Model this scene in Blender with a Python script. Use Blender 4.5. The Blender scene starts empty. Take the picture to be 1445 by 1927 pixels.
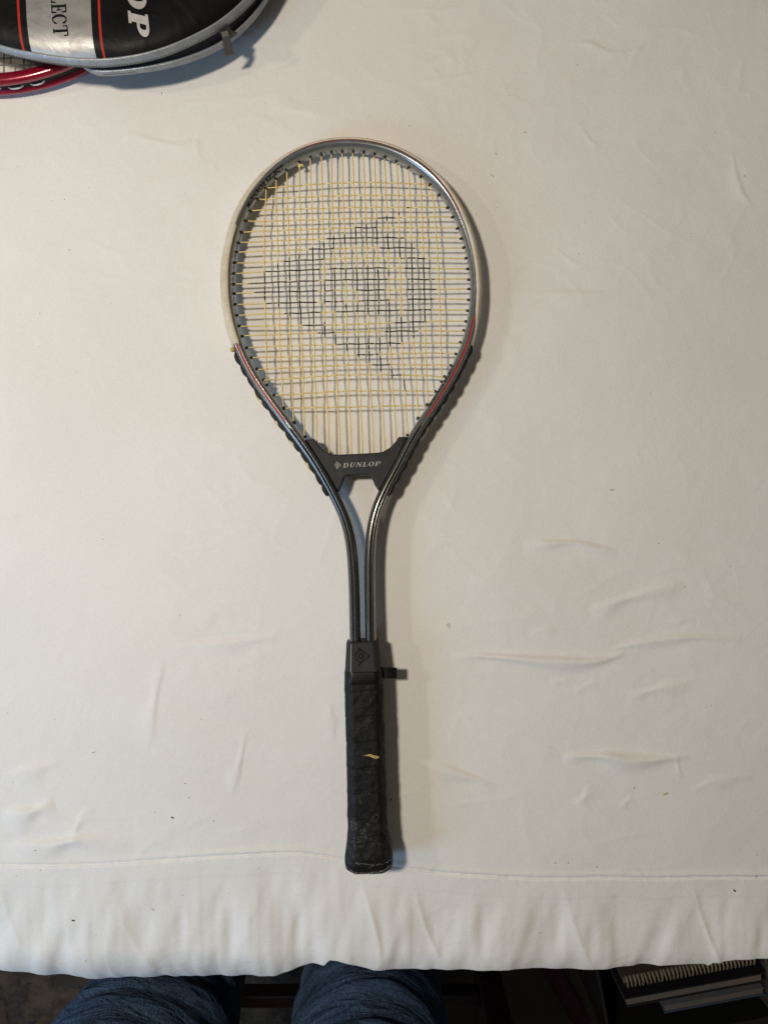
import bpy, bmesh, math, random
import numpy as np
from mathutils import Vector, Matrix, noise

random.seed(7)
rng = np.random.default_rng(7)

# ------------------------------------------------------------------ camera, world, lights, exposure
T = 0.74                 # table top height above the floor
F = 1336.0               # focal length in photograph pixels (1445 wide)
H = 0.674                # camera above the table top
scene = bpy.context.scene
cam_d = bpy.data.cameras.new("camera")
cam_d.sensor_fit = 'HORIZONTAL'
cam_d.sensor_width = 36.0
cam_d.lens = 36.0 * F / 1445.0
cam_d.clip_start = 0.02
cam_d.clip_end = 50.0
cam = bpy.data.objects.new("camera", cam_d)
scene.collection.objects.link(cam)
cam.location = (0, 0, T + H)
scene.camera = cam

world = bpy.data.worlds.new("World")
scene.world = world
world.use_nodes = True
bg = world.node_tree.nodes["Background"]
bg.inputs[0].default_value = (1.0, 0.89, 0.73, 1)
bg.inputs[1].default_value = 0.085


def lamp(name, loc, target, size, power, color, size_y=None):
    d = bpy.data.lights.new(name, 'AREA')
    d.energy = power
    d.color = color
    if size_y:
        d.shape = 'RECTANGLE'
        d.size = size
        d.size_y = size_y
    else:
        d.shape = 'DISK'
        d.size = size
    o = bpy.data.objects.new(name, d)
    scene.collection.objects.link(o)
    o.location = loc
    o.rotation_euler = (Vector(target) - Vector(loc)).to_track_quat('-Z', 'Y').to_euler()
    return o


lamp("ceiling_lamp", (-0.54, 0.20, T + 1.22), (0, 0, T), 0.145, 11.2, (1.0, 0.90, 0.765))
lamp("floor_lamp", (-1.75, 0.30, T + 1.30), (0, 0, T), 0.10, 4.8, (1.0, 0.86, 0.62))
lamp("window_light", (-1.15, -0.58, T + 0.62), (-0.15, 0.1, T), 0.4, 6.8, (0.36, 0.64, 1.0), 0.5)

scene.view_settings.view_transform = 'Standard'
scene.view_settings.look = 'None'
scene.view_settings.exposure = 0.0
scene.view_settings.gamma = 1.0
scene.view_settings.use_curve_mapping = False
scene.cycles.max_bounces = 6
scene.cycles.use_denoising = True

COL = scene.collection


def W(px, py, z=0.0):
    """photograph pixel + height above the table top -> world point"""
    k = (H - z) / F
    return Vector(((px - 722.5) * k, (963.5 - py) * k, T + z))


# ------------------------------------------------------------------ materials
def new_mat(name):
    m = bpy.data.materials.new(name)
    m.use_nodes = True
    nt = m.node_tree
    return m, nt, nt.nodes["Principled BSDF"]


class N:
    """tiny node helper"""
    def __init__(s, nt):
        s.nt = nt
        s.co = nt.nodes.new('ShaderNodeTexCoord')

    def link(s, a, b):
        s.nt.links.new(a, b)

    def obj(s, scale=(1, 1, 1), loc=(0, 0, 0), rot=(0, 0, 0)):
        mp = s.nt.nodes.new('ShaderNodeMapping')
        mp.inputs['Scale'].default_value = scale
        mp.inputs['Location'].default_value = loc
        mp.inputs['Rotation'].default_value = rot
        s.link(s.co.outputs['Object'], mp.inputs[0])
        return mp.outputs[0]

    def noise(s, scale, detail=3, rough=0.55, vec=None, dist=0.0):
        n = s.nt.nodes.new('ShaderNodeTexNoise')
        n.inputs['Scale'].default_value = scale
        n.inputs['Detail'].default_value = detail
        n.inputs['Roughness'].default_value = rough
        n.inputs['Distortion'].default_value = dist
        s.link(vec if vec is not None else s.co.outputs['Object'], n.inputs['Vector'])
        return n.outputs['Fac']

    def ramp(s, fac, stops):
        r = s.nt.nodes.new('ShaderNodeValToRGB')
        el = r.color_ramp.elements
        while len(el) > 1:
            el.remove(el[-1])
        el[0].position = stops[0][0]
        el[0].color = stops[0][1]
        for p, c in stops[1:]:
            e = el.new(p)
            e.color = c
        s.link(fac, r.inputs[0])
        return r.outputs[0]

    def math(s, op, a, b=None, c=None):
        n = s.nt.nodes.new('ShaderNodeMath')
        n.operation = op
        for i, v in enumerate((a, b, c)):
            if v is None:
                continue
            if isinstance(v, (int, float)):
                n.inputs[i].default_value = v
            else:
                s.link(v, n.inputs[i])
        return n.outputs[0]

    def mix(s, fac, a, b):
        n = s.nt.nodes.new('ShaderNodeMix')
        n.data_type = 'RGBA'
        for sock, v in ((n.inputs[0], fac), (n.inputs[6], a), (n.inputs[7], b)):
            if isinstance(v, (int, float)):
                sock.default_value = v
            elif isinstance(v, tuple):
                sock.default_value = v if len(v) == 4 else (*v, 1)
            else:
                s.link(v, sock)
        return n.outputs[2]

    def bump(s, h, strength, dist, base=None):
        b = s.nt.nodes.new('ShaderNodeBump')
        b.inputs['Strength'].default_value = strength
        b.inputs['Distance'].default_value = dist
        s.link(h, b.inputs['Height'])
        if base is not None:
            s.link(base, b.inputs['Normal'])
        return b.outputs[0]

    def sep(s, v):
        n = s.nt.nodes.new('ShaderNodeSeparateXYZ')
        s.link(v, n.inputs[0])
        return n.outputs


def c4(c):
    return (*c, 1) if len(c) == 3 else c


def simple(name, col, rough=0.5, metal=0.0, var=0.12, nscale=60, bump=0.0, bscale=400, coat=0.0, spec=0.5):
    m, nt, p = new_mat(name)
    n = N(nt)
    f = n.noise(nscale, 4)
    lo = tuple(max(0, x * (1 - var)) for x in col)
    hi = tuple(min(1, x * (1 + var)) for x in col)
    n.link(n.ramp(f, [(0.3, c4(lo)), (0.7, c4(hi))]), p.inputs['Base Color'])
    p.inputs['Metallic'].default_value = metal
    rr = n.ramp(n.noise(nscale * 2.3, 3), [(0.3, (rough * 0.85,) * 3 + (1,)), (0.7, (min(1, rough * 1.15),) * 3 + (1,))])
    n.link(rr, p.inputs['Roughness'])
    p.inputs['Specular IOR Level'].default_value = spec
    if coat:
        p.inputs['Coat Weight'].default_value = coat
        p.inputs['Coat Roughness'].default_value = 0.12
    if bump:
        n.link(n.bump(n.noise(bscale, 3), 0.6, bump), p.inputs['Normal'])
    return m


def cloth_material():
    m, nt, p = new_mat("white_cotton")
    n = N(nt)
    big = n.noise(6, 3)
    col = n.ramp(big, [(0.3, (0.79, 0.765, 0.725, 1)), (0.7, (0.83, 0.81, 0.775, 1))])
    slub = n.noise(1050, 2, 0.7)
    # irregular threads along both directions
    t1 = n.noise(1, 2, vec=n.obj((2600, 240, 60)))
    t2 = n.noise(1, 2, vec=n.obj((240, 2600, 60)))
    thr = n.math('ADD', n.math('MULTIPLY', n.math('ADD', t1, t2), 0.6), n.math('MULTIPLY', slub, 0.8))
    tint = n.ramp(thr, [(0.78, (0.93, 0.93, 0.925, 1)), (1.22, (1.0, 1.0, 1.0, 1))])
    mul = nt.nodes.new('ShaderNodeMix')
    mul.data_type = 'RGBA'
    mul.blend_type = 'MULTIPLY'
    mul.inputs[0].default_value = 1.0
    n.link(col, mul.inputs[6])
    n.link(tint, mul.inputs[7])
    out = mul.outputs[2]
    # two small old stains on the cloth, each with its own ragged outline
    wob = n.noise(260, 3)
    for (px, py, rad, c, ax) in ((1255, 1497, 0.0042, (0.50, 0.36, 0.16), 0.45), (1156, 922, 0.0048, (0.62, 0.47, 0.33), 0.22),
                                 (845, 1178, 0.003, (0.55, 0.5, 0.42), 1.4)):
        w = W(px, py)
        mp = nt.nodes.new('ShaderNodeVectorMath')
        mp.operation = 'SUBTRACT'
        n.link(n.co.outputs['Object'], mp.inputs[0])
        mp.inputs[1].default_value = w
        xyz = n.sep(mp.outputs[0])
        u = n.math('ADD', n.math('MULTIPLY', xyz[0], 0.95), n.math('MULTIPLY', xyz[1], 0.3))
        v = n.math('SUBTRACT', n.math('MULTIPLY', xyz[1], 0.95), n.math('MULTIPLY', xyz[0], 0.3))
        v = n.math('DIVIDE', v, ax)
        d = n.math('SQRT', n.math('ADD', n.math('MULTIPLY', u, u), n.math('MULTIPLY', v, v)))
        d = n.math('ADD', n.math('DIVIDE', d, rad), n.math('MULTIPLY', wob, 0.55))
        fac = n.ramp(d, [(0.75, (0.8, 0.8, 0.8, 1)), (1.0, (0, 0, 0, 1))])
        out = n.mix(fac, out, c)
    n.link(out, p.inputs['Base Color'])
    p.inputs['Roughness'].default_value = 0.82
    p.inputs['Specular IOR Level'].default_value = 0.25
    p.inputs['Sheen Weight'].default_value = 0.12
    b1 = n.bump(thr, 0.45, 0.0005)
    b2 = n.bump(n.noise(45, 4, 0.6), 0.25, 0.002, b1)
    n.link(b2, p.inputs['Normal'])
    return m


def string_material():
    m, nt, p = new_mat("string_yellow_inked")
    n = N(nt)
    a = nt.nodes.new('ShaderNodeAttribute')
    a.attribute_name = 'ink'
    worn = n.ramp(n.noise(420, 3, 0.7), [(0.36, (0, 0, 0, 1)), (0.43, (1, 1, 1, 1))])
    fac = n.math('MULTIPLY', a.outputs['Fac'], worn)
    base = n.ramp(n.noise(90, 2), [(0.3, (0.70, 0.53, 0.18, 1)), (0.7, (0.80, 0.63, 0.26, 1))])
    n.link(n.mix(fac, base, (0.012, 0.011, 0.014, 1)), p.inputs['Base Color'])
    p.inputs['Roughness'].default_value = 0.35
    p.inputs['Subsurface Weight'].default_value = 0.0
    return m


def frame_paint():
    m, nt, p = new_mat("grey_metal_flake_paint")
    n = N(nt)
    fl = n.noise(2500, 1)
    head = n.ramp(fl, [(0.35, (0.15, 0.16, 0.162, 1)), (0.65, (0.26, 0.275, 0.278, 1))])
    shaft = n.ramp(fl, [(0.35, (0.05, 0.05, 0.044, 1)), (0.65, (0.095, 0.094, 0.083, 1))])
    # base colour goes from silver grey on the head to charcoal on the shafts
    y = n.sep(n.co.outputs['Object'])[1]
    mr = nt.nodes.new('ShaderNodeMapRange')
    n.link(y, mr.inputs[0])
    mr.inputs[1].default_value = W(0, 740, .02).y
    mr.inputs[2].default_value = W(0, 900, .02).y
    n.link(n.mix(mr.outputs[0], head, shaft), p.inputs['Base Color'])
    p.inputs['Metallic'].default_value = 0.6
    n.link(n.ramp(n.noise(70, 4), [(0.3, (0.22, 0.22, 0.22, 1)), (0.7, (0.30, 0.30, 0.30, 1))]), p.inputs['Roughness'])
    n.link(n.bump(fl, 0.12, 0.0002), p.inputs['Normal'])
    p.inputs['Coat Weight'].default_value = 1.0
    p.inputs['Coat Roughness'].default_value = 0.15
    return m


def bumper_plastic():
    m, nt, p = new_mat("aged_white_plastic")
    n = N(nt)
    base = n.ramp(n.noise(70, 4, 0.6), [(0.3, (0.52, 0.45, 0.33, 1)), (0.7, (0.66, 0.60, 0.49, 1))])
    dirt = n.ramp(n.noise(400, 4, 0.7), [(0.60, (0, 0, 0, 1)), (0.70, (0.7, 0.7, 0.7, 1))])
    n.link(n.mix(dirt, base, (0.33, 0.26, 0.17, 1)), p.inputs['Base Color'])
    p.inputs['Roughness'].default_value = 0.55
    n.link(n.bump(n.noise(300, 4), 0.4, 0.0006), p.inputs['Normal'])
    return m


def grip_leather():
    m, nt, p = new_mat("worn_black_grip_wrap")
    n = N(nt)
    base = n.ramp(n.noise(40, 4), [(0.3, (0.0045, 0.0045, 0.0045, 1)), (0.7, (0.0105, 0.010, 0.0095, 1))])
    # chalky scuffs, denser towards the butt where hands and courts wore it
    xyz = n.sep(n.co.outputs['Object'])
    y0 = W(690, 1480, 0.02).y
    low = n.math('MULTIPLY_ADD', n.math('SUBTRACT', y0, xyz[1]), 2.2, 0.0)
    lown = nt.nodes.new('ShaderNodeClamp')
    n.link(low, lown.inputs[0])
    lown.inputs['Max'].default_value = 0.12
    blot = n.math('ADD', n.noise(38, 5, 0.72), lown.outputs[0])
    fine = n.noise(330, 4, 0.7)
    sc = n.math('MULTIPLY', n.ramp(blot, [(0.57, (0, 0, 0, 1)), (0.72, (1, 1, 1, 1))]), n.ramp(fine, [(0.45, (0, 0, 0, 1)), (0.62, (1, 1, 1, 1))]))
    sc = n.math('MULTIPLY', sc, 0.42)
    n.link(n.mix(sc, base, (0.17, 0.165, 0.15, 1)), p.inputs['Base Color'])
    n.link(n.ramp(n.noise(120, 4), [(0.3, (0.42, 0.42, 0.42, 1)), (0.7, (0.62, 0.62, 0.62, 1))]), p.inputs['Roughness'])
    b = n.bump(n.noise(900, 3), 0.5, 0.0005)
    n.link(n.bump(n.noise(110, 4, 0.6, dist=0.6), 0.55, 0.0022, b), p.inputs['Normal'])
    p.inputs['Specular IOR Level'].default_value = 0.22
    return m


def wood(name, c0, c1):
    m, nt, p = new_mat(name)
    n = N(nt)
    g = n.noise(14, 5, 0.6, vec=n.obj((1, 14, 1)), dist=0.8)
    n.link(n.ramp(g, [(0.3, c4(c0)), (0.7, c4(c1))]), p.inputs['Base Color'])
    p.inputs['Roughness'].default_value = 0.5
    return m


def rug_material():
    m, nt, p = new_mat("faded_patterned_rug")
    n = N(nt)
    vo = nt.nodes.new('ShaderNodeTexVoronoi')
    vo.distance = 'CHEBYCHEV'
    vo.feature = 'F1'
    vo.inputs['Scale'].default_value = 17
    vo.inputs['Randomness'].default_value = 0.9
    dn = nt.nodes.new('ShaderNodeTexNoise')
    dn.inputs['Scale'].default_value = 22
    n.link(n.co.outputs['Object'], dn.inputs['Vector'])
    ad = nt.nodes.new('ShaderNodeMix')
    ad.data_type = 'RGBA'
    ad.inputs[0].default_value = 0.06
    n.link(n.obj((1, 1, 0)), ad.inputs[6])
    n.link(dn.outputs['Color'], ad.inputs[7])
    n.link(ad.outputs[2], vo.inputs['Vector'])
    motif = n.ramp(vo.outputs['Distance'], [(0.0, (0.03, 0.036, 0.05, 1)), (0.16, (0.03, 0.036, 0.05, 1)), (0.2, (0.10, 0.075, 0.052, 1)), (0.3, (0.085, 0.055, 0.04, 1)), (0.36, (0.03, 0.028, 0.03, 1)), (0.5, (0.06, 0.05, 0.042, 1))])
    worn = n.ramp(n.noise(20, 5, 0.7), [(0.42, (0, 0, 0, 1)), (0.62, (0.8, 0.8, 0.8, 1))])
    n.link(n.mix(worn, motif, (0.15, 0.115, 0.085, 1)), p.inputs['Base Color'])
    p.inputs['Roughness'].default_value = 0.95
    n.link(n.bump(n.noise(600, 3), 0.8, 0.003), p.inputs['Normal'])
    return m


def denim():
    m, nt, p = new_mat("blue_denim")
    n = N(nt)
    tw = n.noise(1, 2, vec=n.obj((900, 900, 120), rot=(0, 0.5, 0)))
    fade = n.noise(7, 4, 0.6)
    a = n.ramp(fade, [(0.32, (0.020, 0.038, 0.078, 1)), (0.72, (0.065, 0.11, 0.19, 1))])
    sp = n.ramp(tw, [(0.35, (0.5, 0.5, 0.5, 1)), (0.7, (1.5, 1.5, 1.5, 1))])
    mul = nt.nodes.new('ShaderNodeMix')
    mul.data_type = 'RGBA'
    mul.blend_type = 'MULTIPLY'
    mul.inputs[0].default_value = 1
    n.link(a, mul.inputs[6])
    n.link(sp, mul.inputs[7])
    n.link(mul.outputs[2], p.inputs['Base Color'])
    p.inputs['Roughness'].default_value = 0.9
    p.inputs['Specular IOR Level'].default_value = 0.15
    b_ = n.bump(n.noise(1, 3, 0.6, vec=n.obj((22, 22, 70)), dist=0.8), 0.6, 0.012)
    n.link(n.bump(tw, 0.7, 0.0012, b_), p.inputs['Normal'])
    return m


def bag_panel_material(C, lines):
    """printed vinyl: black with a silver band and two red lines across the bag"""
    m, nt, p = new_mat("printed_vinyl")
    n = N(nt)
    xyz = n.sep(n.co.outputs['Object'])
    # coordinate across the bands, in metres, leaning slightly like the print
    q = n.math('ADD', n.math('SUBTRACT', xyz[0], C.x), n.math('MULTIPLY', n.math('SUBTRACT', xyz[1], C.y), 0.06))

    def band(x0, x1):
        return n.math('MULTIPLY', n.math('GREATER_THAN', q, x0), n.math('LESS_THAN', q, x1))
    (s0, s1), (r0, r1), (t0, t1) = lines
    base = n.ramp(n.noise(25, 4), [(0.3, (0.006, 0.006, 0.0065, 1)), (0.7, (0.010, 0.010, 0.010, 1))])
    silver = n.ramp(n.noise(45, 5, 0.65), [(0.3, (0.36, 0.35, 0.34, 1)), (0.7, (0.50, 0.49, 0.47, 1))])
    o = n.mix(band(s0, s1), base, silver)
    o = n.mix(n.math('MAXIMUM', band(r0, r1), band(t0, t1)), o, (0.42, 0.035, 0.022, 1))
    wear = n.ramp(n.noise(140, 5, 0.75), [(0.66, (0, 0, 0, 1)), (0.74, (0.5, 0.5, 0.5, 1))])
    o = n.mix(wear, o, (0.10, 0.095, 0.09, 1))
    n.link(o, p.inputs['Base Color'])
    n.link(n.math('MULTIPLY', band(s0, s1), 0.5), p.inputs['Metallic'])
    n.link(n.ramp(n.noise(30, 4), [(0.3, (0.36, 0.36, 0.36, 1)), (0.7, (0.50, 0.50, 0.50, 1))]), p.inputs['Roughness'])
    p.inputs['Specular IOR Level'].default_value = 0.12
    b = n.bump(n.noise(700, 3), 0.25, 0.0004)
    n.link(n.bump(n.noise(18, 3, 0.5, dist=0.7), 0.5, 0.006, b), p.inputs['Normal'])
    return m


M = dict(
    cloth=cloth_material(),
    thread=simple("white_thread", (0.93, 0.93, 0.92), 0.7),
    strings=string_material(),
    paint=frame_paint(),
    bumper=bumper_plastic(),
    black_plastic=simple("black_plastic", (0.006, 0.006, 0.006), 0.5, spec=0.25),
    grommet=simple("black_nylon", (0.008, 0.008, 0.008), 0.38),
    red=simple("red_enamel", (0.34, 0.018, 0.014), 0.4, var=0.2, nscale=300),
    white_line=simple("white_enamel", (0.72, 0.71, 0.68), 0.4),
    ink=simple("black_print", (0.007, 0.007, 0.0075), 0.55, spec=0.12),
    bridge=simple("charcoal_moulded_plastic", (0.016, 0.016, 0.015), 0.5, spec=0.3, bump=0.0005, bscale=1200),
    cap=simple("dark_grey_moulded_plastic", (0.019, 0.0185, 0.0175), 0.48, spec=0.3, bump=0.0004, bscale=1500),
    silver_print=simple("silver_print", (0.52, 0.50, 0.47), 0.45, metal=0.2),
    dull_print=simple("dull_silver_print", (0.30, 0.29, 0.27), 0.45, metal=0.2),
    tape=simple("black_tape", (0.004, 0.004, 0.0045), 0.4, spec=0.3),
    grip=grip_leather(),
    foam=simple("yellowed_foam", (0.52, 0.38, 0.14), 0.9, var=0.35, nscale=500, bump=0.002, bscale=900),
    fray=simple("frayed_fibre", (0.22, 0.21, 0.19), 0.9, var=0.3, nscale=600),
    trim=simple("silver_vinyl_trim", (0.29, 0.305, 0.32), 0.38, metal=0.25, var=0.15, nscale=90, bump=0.0008, bscale=350),
    zip=simple("black_zip_tape", (0.012, 0.012, 0.013), 0.8, bump=0.0006, bscale=1500),
    zip_metal=simple("dark_zip_metal", (0.05, 0.047, 0.042), 0.4, metal=0.7),
    pull=simple("grey_brown_pull", (0.07, 0.062, 0.054), 0.5, bump=0.0004),
    red_frame=simple("red_gloss_paint", (0.26, 0.005, 0.024), 0.22, metal=0.25, coat=0.6, nscale=200),
    grey_string=simple("grey_string", (0.17, 0.165, 0.16), 0.45),
    white_string=simple("pale_string", (0.62, 0.62, 0.62), 0.4),
    lint=simple("dark_lint", (0.06, 0.048, 0.038), 0.9, var=0.7, nscale=25),
    table=simple("dark_grey_table", (0.06, 0.062, 0.066), 0.5),
    wood_dark=wood("dark_red_brown_wood", (0.014, 0.006, 0.004), (0.035, 0.013, 0.008)),
    floor=wood("dark_floor_wood", (0.008, 0.006, 0.004), (0.014, 0.010, 0.007)),
    rug=rug_material(),
    denim=denim(),
    shoe=simple("dark_shoe", (0.02, 0.018, 0.016), 0.6),
    purple=simple("dark_purple_fabric", (0.028, 0.002, 0.016), 0.9),
    crate=simple("black_crate", (0.008, 0.008, 0.008), 0.6),
    crate_end=simple("grey_crate_end", (0.085, 0.083, 0.075), 0.8, var=0.3, nscale=120),
    paper=simple("page_block", (0.15, 0.13, 0.115), 0.9, nscale=500),
    kraft=simple("brown_card", (0.055, 0.042, 0.027), 0.8),
    cover_dark=simple("dark_book_cover", (0.012, 0.012, 0.015), 0.5),
    cover_grey=simple("grey_book_cover", (0.14, 0.14, 0.155), 0.5),
    cover_blue=simple("blue_book_cover", (0.055, 0.075, 0.13), 0.5),
    wire=simple("white_binding_wire", (0.24, 0.20, 0.15), 0.5),
)


# ------------------------------------------------------------------ object helpers
def empty(name, loc, label, cat, group=None):
    o = bpy.data.objects.new(name, None)
    o.empty_display_size = 0.02
    COL.objects.link(o)
    o.location = loc
    o['label'] = label
    o['category'] = cat
    if group:
        o['group'] = group
    return o


def attach(o, parent):
    if parent is None:
        return
    o.parent = parent
    if parent.type == 'EMPTY':
        o.matrix_parent_inverse = Matrix.Translation(parent.location).inverted()
    else:
        o.matrix_parent_inverse = Matrix.Identity(4)


def mobj(name, verts, faces, mat, parent=None, smooth=True, kind=None):
    me = bpy.data.meshes.new(name)
    me.from_pydata([tuple(v) for v in verts], [], [tuple(f) for f in faces])
    me.validate()
    me.update()
    if smooth:
        me.polygons.foreach_set('use_smooth', [True] * len(me.polygons))
    if mat:
        me.materials.append(mat)
    o = bpy.data.objects.new(name, me)
    COL.objects.link(o)
    attach(o, parent)
    if kind:
        o['kind'] = kind
    return o


def from_bm(name, bm, mat, parent=None, smooth=False, kind=None):
    me = bpy.data.meshes.new(name)
    bm.normal_update()
    bm.to_mesh(me)
    bm.free()
    if smooth:
        me.polygons.foreach_set('use_smooth', [True] * len(me.polygons))
    if mat:
        me.materials.append(mat)
    o = bpy.data.objects.new(name, me)
    COL.objects.link(o)
    attach(o, parent)
    if kind:
        o['kind'] = kind
    return o


def grid_faces(nu, nv, close_u=False, close_v=False, flip=False):
    f = []
    for i in range(nu if close_u else nu - 1):
        i2 = (i + 1) % nu
        for j in range(nv if close_v else nv - 1):
            j2 = (j + 1) % nv
            q = (i * nv + j, i2 * nv + j, i2 * nv + j2, i * nv + j2)
            f.append(q[::-1] if flip else q)
    return f


def catmull(pts, per):
    pts = [np.array(p, float) for p in pts]
    P = [2 * pts[0] - pts[1]] + pts + [2 * pts[-1] - pts[-2]]
    out = []
    for i in range(1, len(P) - 2):
        p0, p1, p2, p3 = P[i - 1:i + 3]
        for k in range(per):
            t = k / per
            out.append(0.5 * ((2 * p1) + (-p0 + p2) * t + (2 * p0 - 5 * p1 + 4 * p2 - p3) * t * t + (-p0 + 3 * p1 - 3 * p2 + p3) * t ** 3))
    out.append(pts[-1])
    return np.array(out)


def resample(P, n):
    d = np.r_[0, np.cumsum(np.linalg.norm(np.diff(P, axis=0), axis=1))]
    s = np.linspace(0, d[-1], n)
    return np.stack([np.interp(s, d, P[:, k]) for k in range(P.shape[1])], 1)


def smooth_poly(P, sigma_idx, keep_ends=True):
    r = int(3 * sigma_idx) + 1
    k = np.exp(-0.5 * (np.arange(-r, r + 1) / sigma_idx) ** 2)
    k /= k.sum()
    Q = np.zeros_like(P)
    for c in range(P.shape[1]):
        a = P[:, c]
        pre = 2 * a[0] - a[1:r + 1][::-1]
        post = 2 * a[-1] - a[-r - 1:-1][::-1]
        Q[:, c] = np.convolve(np.r_[pre, a, post], k, 'valid')
    return Q


def tube_geo(P, r, ns=6, closed=False):
    """verts, faces of a tube along P (n,3)"""
    n = len(P)
    Tn = np.gradient(P, axis=0)
    Tn /= np.linalg.norm(Tn, axis=1)[:, None] + 1e-12
    up = np.array([0, 0, 1.0])
    verts = []
    rr = r if hasattr(r, '__len__') else [r] * n
    for i in range(n):
        t = Tn[i]
        s = np.cross(t, up)
        if np.linalg.norm(s) < 1e-4:
            s = np.array([1.0, 0, 0])
        s /= np.linalg.norm(s)
        u = np.cross(s, t)
        for k in range(ns):
            a = 2 * math.pi * k / ns
            verts.append(P[i] + rr[i] * (math.cos(a) * s + math.sin(a) * u))
    faces = grid_faces(n, ns, close_u=closed, close_v=True)
    if not closed:
        faces.append(tuple(range(ns))[::-1])
        faces.append(tuple((n - 1) * ns + k for k in range(ns)))
    return verts, faces


def tube(name, P, r, mat, parent=None, ns=6, closed=False, kind=None):
    v, f = tube_geo(np.array(P, float), r, ns, closed)
    return mobj(name, v, f, mat, parent, True, kind)


def box_geo(cx, cy, cz, sx, sy, sz, R=None):
    v = []
    for dz in (-1, 1):
        for dx, dy in ((-1, -1), (1, -1), (1, 1), (-1, 1)):
            p = Vector((dx * sx / 2, dy * sy / 2, dz * sz / 2))
            if R is not None:
                p = R @ p
            v.append(Vector((cx, cy, cz)) + p)
    f = [(3, 2, 1, 0), (4, 5, 6, 7), (0, 1, 5, 4), (1, 2, 6, 5), (2, 3, 7, 6), (3, 0, 4, 7)]
    return v, f


def bbox(name, c, s, mat, parent=None, R=None, bevel=0.002, kind=None):
    v, f = box_geo(*c, *s, R)
    bm = bmesh.new()
    vs = [bm.verts.new(p) for p in v]
    for q in f:
        bm.faces.new([vs[i] for i in q])
    if bevel:
        bmesh.ops.bevel(bm, geom=list(bm.edges), offset=bevel, segments=2, affect='EDGES', profile=0.6)
    return from_bm(name, bm, mat, parent, False, kind)


def merge(parts):
    V, Fc = [], []
    for v, f in parts:
        b = len(V)
        V += list(v)
        Fc += [tuple(i + b for i in q) for q in f]
    return V, Fc


# ------------------------------------------------------------------ lettering
def arc(cx, cy, rx, ry, a0, a1, n=14):
    return [(cx + rx * math.cos(math.radians(a0 + (a1 - a0) * k / n)), cy + ry * math.sin(math.radians(a0 + (a1 - a0) * k / n))) for k in range(n + 1)]


def glyph(ch, t, s):
    """loops of a slab-serif capital, cap height 1; t stem width, s slab thickness. returns (width, [outer, hole...])"""
    e = 0.07
    if ch == 'L':
        return 0.62, [[(0, 0), (.62, 0), (.62, .34), (.62 - s, .34), (.62 - s - .05, s), (e + t, s), (e + t, 1 - s), (2 * e + t, 1 - s), (2 * e + t, 1), (0, 1), (0, 1 - s), (e, 1 - s), (e, s), (0, s)]]
    if ch == 'E':
        return 0.62, [[(0, 0), (.62, 0), (.62, .32), (.62 - s, .32), (.57 - s, s), (e + t, s), (e + t, .46), (.38, .46), (.38, .34), (.38 + s, .34), (.38 + s, .68), (.38, .68), (.38, .46 + s), (e + t, .46 + s), (e + t, 1 - s), (.55 - s, 1 - s), (.60 - s, .70), (.60, .70), (.60, 1), (0, 1), (0, 1 - s), (e, 1 - s), (e, s), (0, s)]]
    if ch == 'T':
        c = .33
        return 0.66, [[(c - t / 2 - e, 0), (c + t / 2 + e, 0), (c + t / 2 + e, s), (c + t / 2, s), (c + t / 2, 1 - s), (.66 - s, 1 - s), (.66 - s, .70), (.66, .70), (.66, 1), (0, 1), (0, .70), (s, .70), (s, 1 - s), (c - t / 2, 1 - s), (c - t / 2, s), (c - t / 2 - e, s)]]
    if ch == 'C':
        o = arc(.35, .5, .35, .5, 50, 310, 26)
        i = arc(.37, .5, .35 - t, .5 - s, 310, 50, 26)
        return 0.68, [o + [(.64, .12), (.64, .32), (.60, .32)] + i + [(.60, .68), (.64, .68), (.64, .88)]]
    if ch == 'O':
        w = .5
        return 2 * w * .8, [arc(.4, .5, .4, .5, 0, 360, 34)[:-1], arc(.4, .5, .4 - t, .5 - s, 360, 0, 34)[:-1]]
    if ch == 'P':
        o = [(0, 0), (2 * e + t, 0), (2 * e + t, s), (e + t, s), (e + t, .40)] + arc(.44, .70, .30, .30, -90, 90, 14) + [(0, 1), (0, 1 - s), (e, 1 - s), (e, s), (0, s)]
        h = [(e + t, .40 + s)] + [(e + t, 1 - s)] + arc(.44, .70, .30 - t * .8, .30 - s, 90, -90, 12)
        return 0.74, [o, h]
    if ch == 'D':
        o = [(0, 0)] + arc(.36, .5, .40, .5, -90, 90, 16) + [(0, 1), (0, 1 - s), (e, 1 - s), (e, s), (0, s)]
        h = [(e + t, s), (e + t, 1 - s)] + arc(.36, .5, .40 - t, .5 - s, 90, -90, 14)
        return 0.78, [o, h]
    if ch == 'U':
        o = [(0, 1), (0, 1 - s), (e, 1 - s)] + arc(.38, .34, .31, .34, 180, 360, 16) + [(.69, 1 - s), (.76, 1 - s), (.76, 1), (.50, 1), (.50, 1 - s), (.69 - s, 1 - s)] + arc(.38 + (t - s) / 2, .34, .31 - (t + s) / 2, .34 - s, 360, 180, 14) + [(e + t, 1 - s), (2 * e + t, 1 - s), (2 * e + t, 1)]
        return 0.76, [o]
    if ch == 'N':
        o = [(0, 0), (.24, 0), (.24, s), (e + s, s), (e + s, .72), (.60, 0), (.72, 0), (.72, 1 - s), (.80, 1 - s), (.80, 1), (.54, 1), (.54, 1 - s), (.72 - s, 1 - s), (.72 - s, .36), (.27, 1), (0, 1), (0, 1 - s), (e, 1 - s), (e, s), (0, s)]
        return 0.80, [o]
    return 0.3, []


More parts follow.
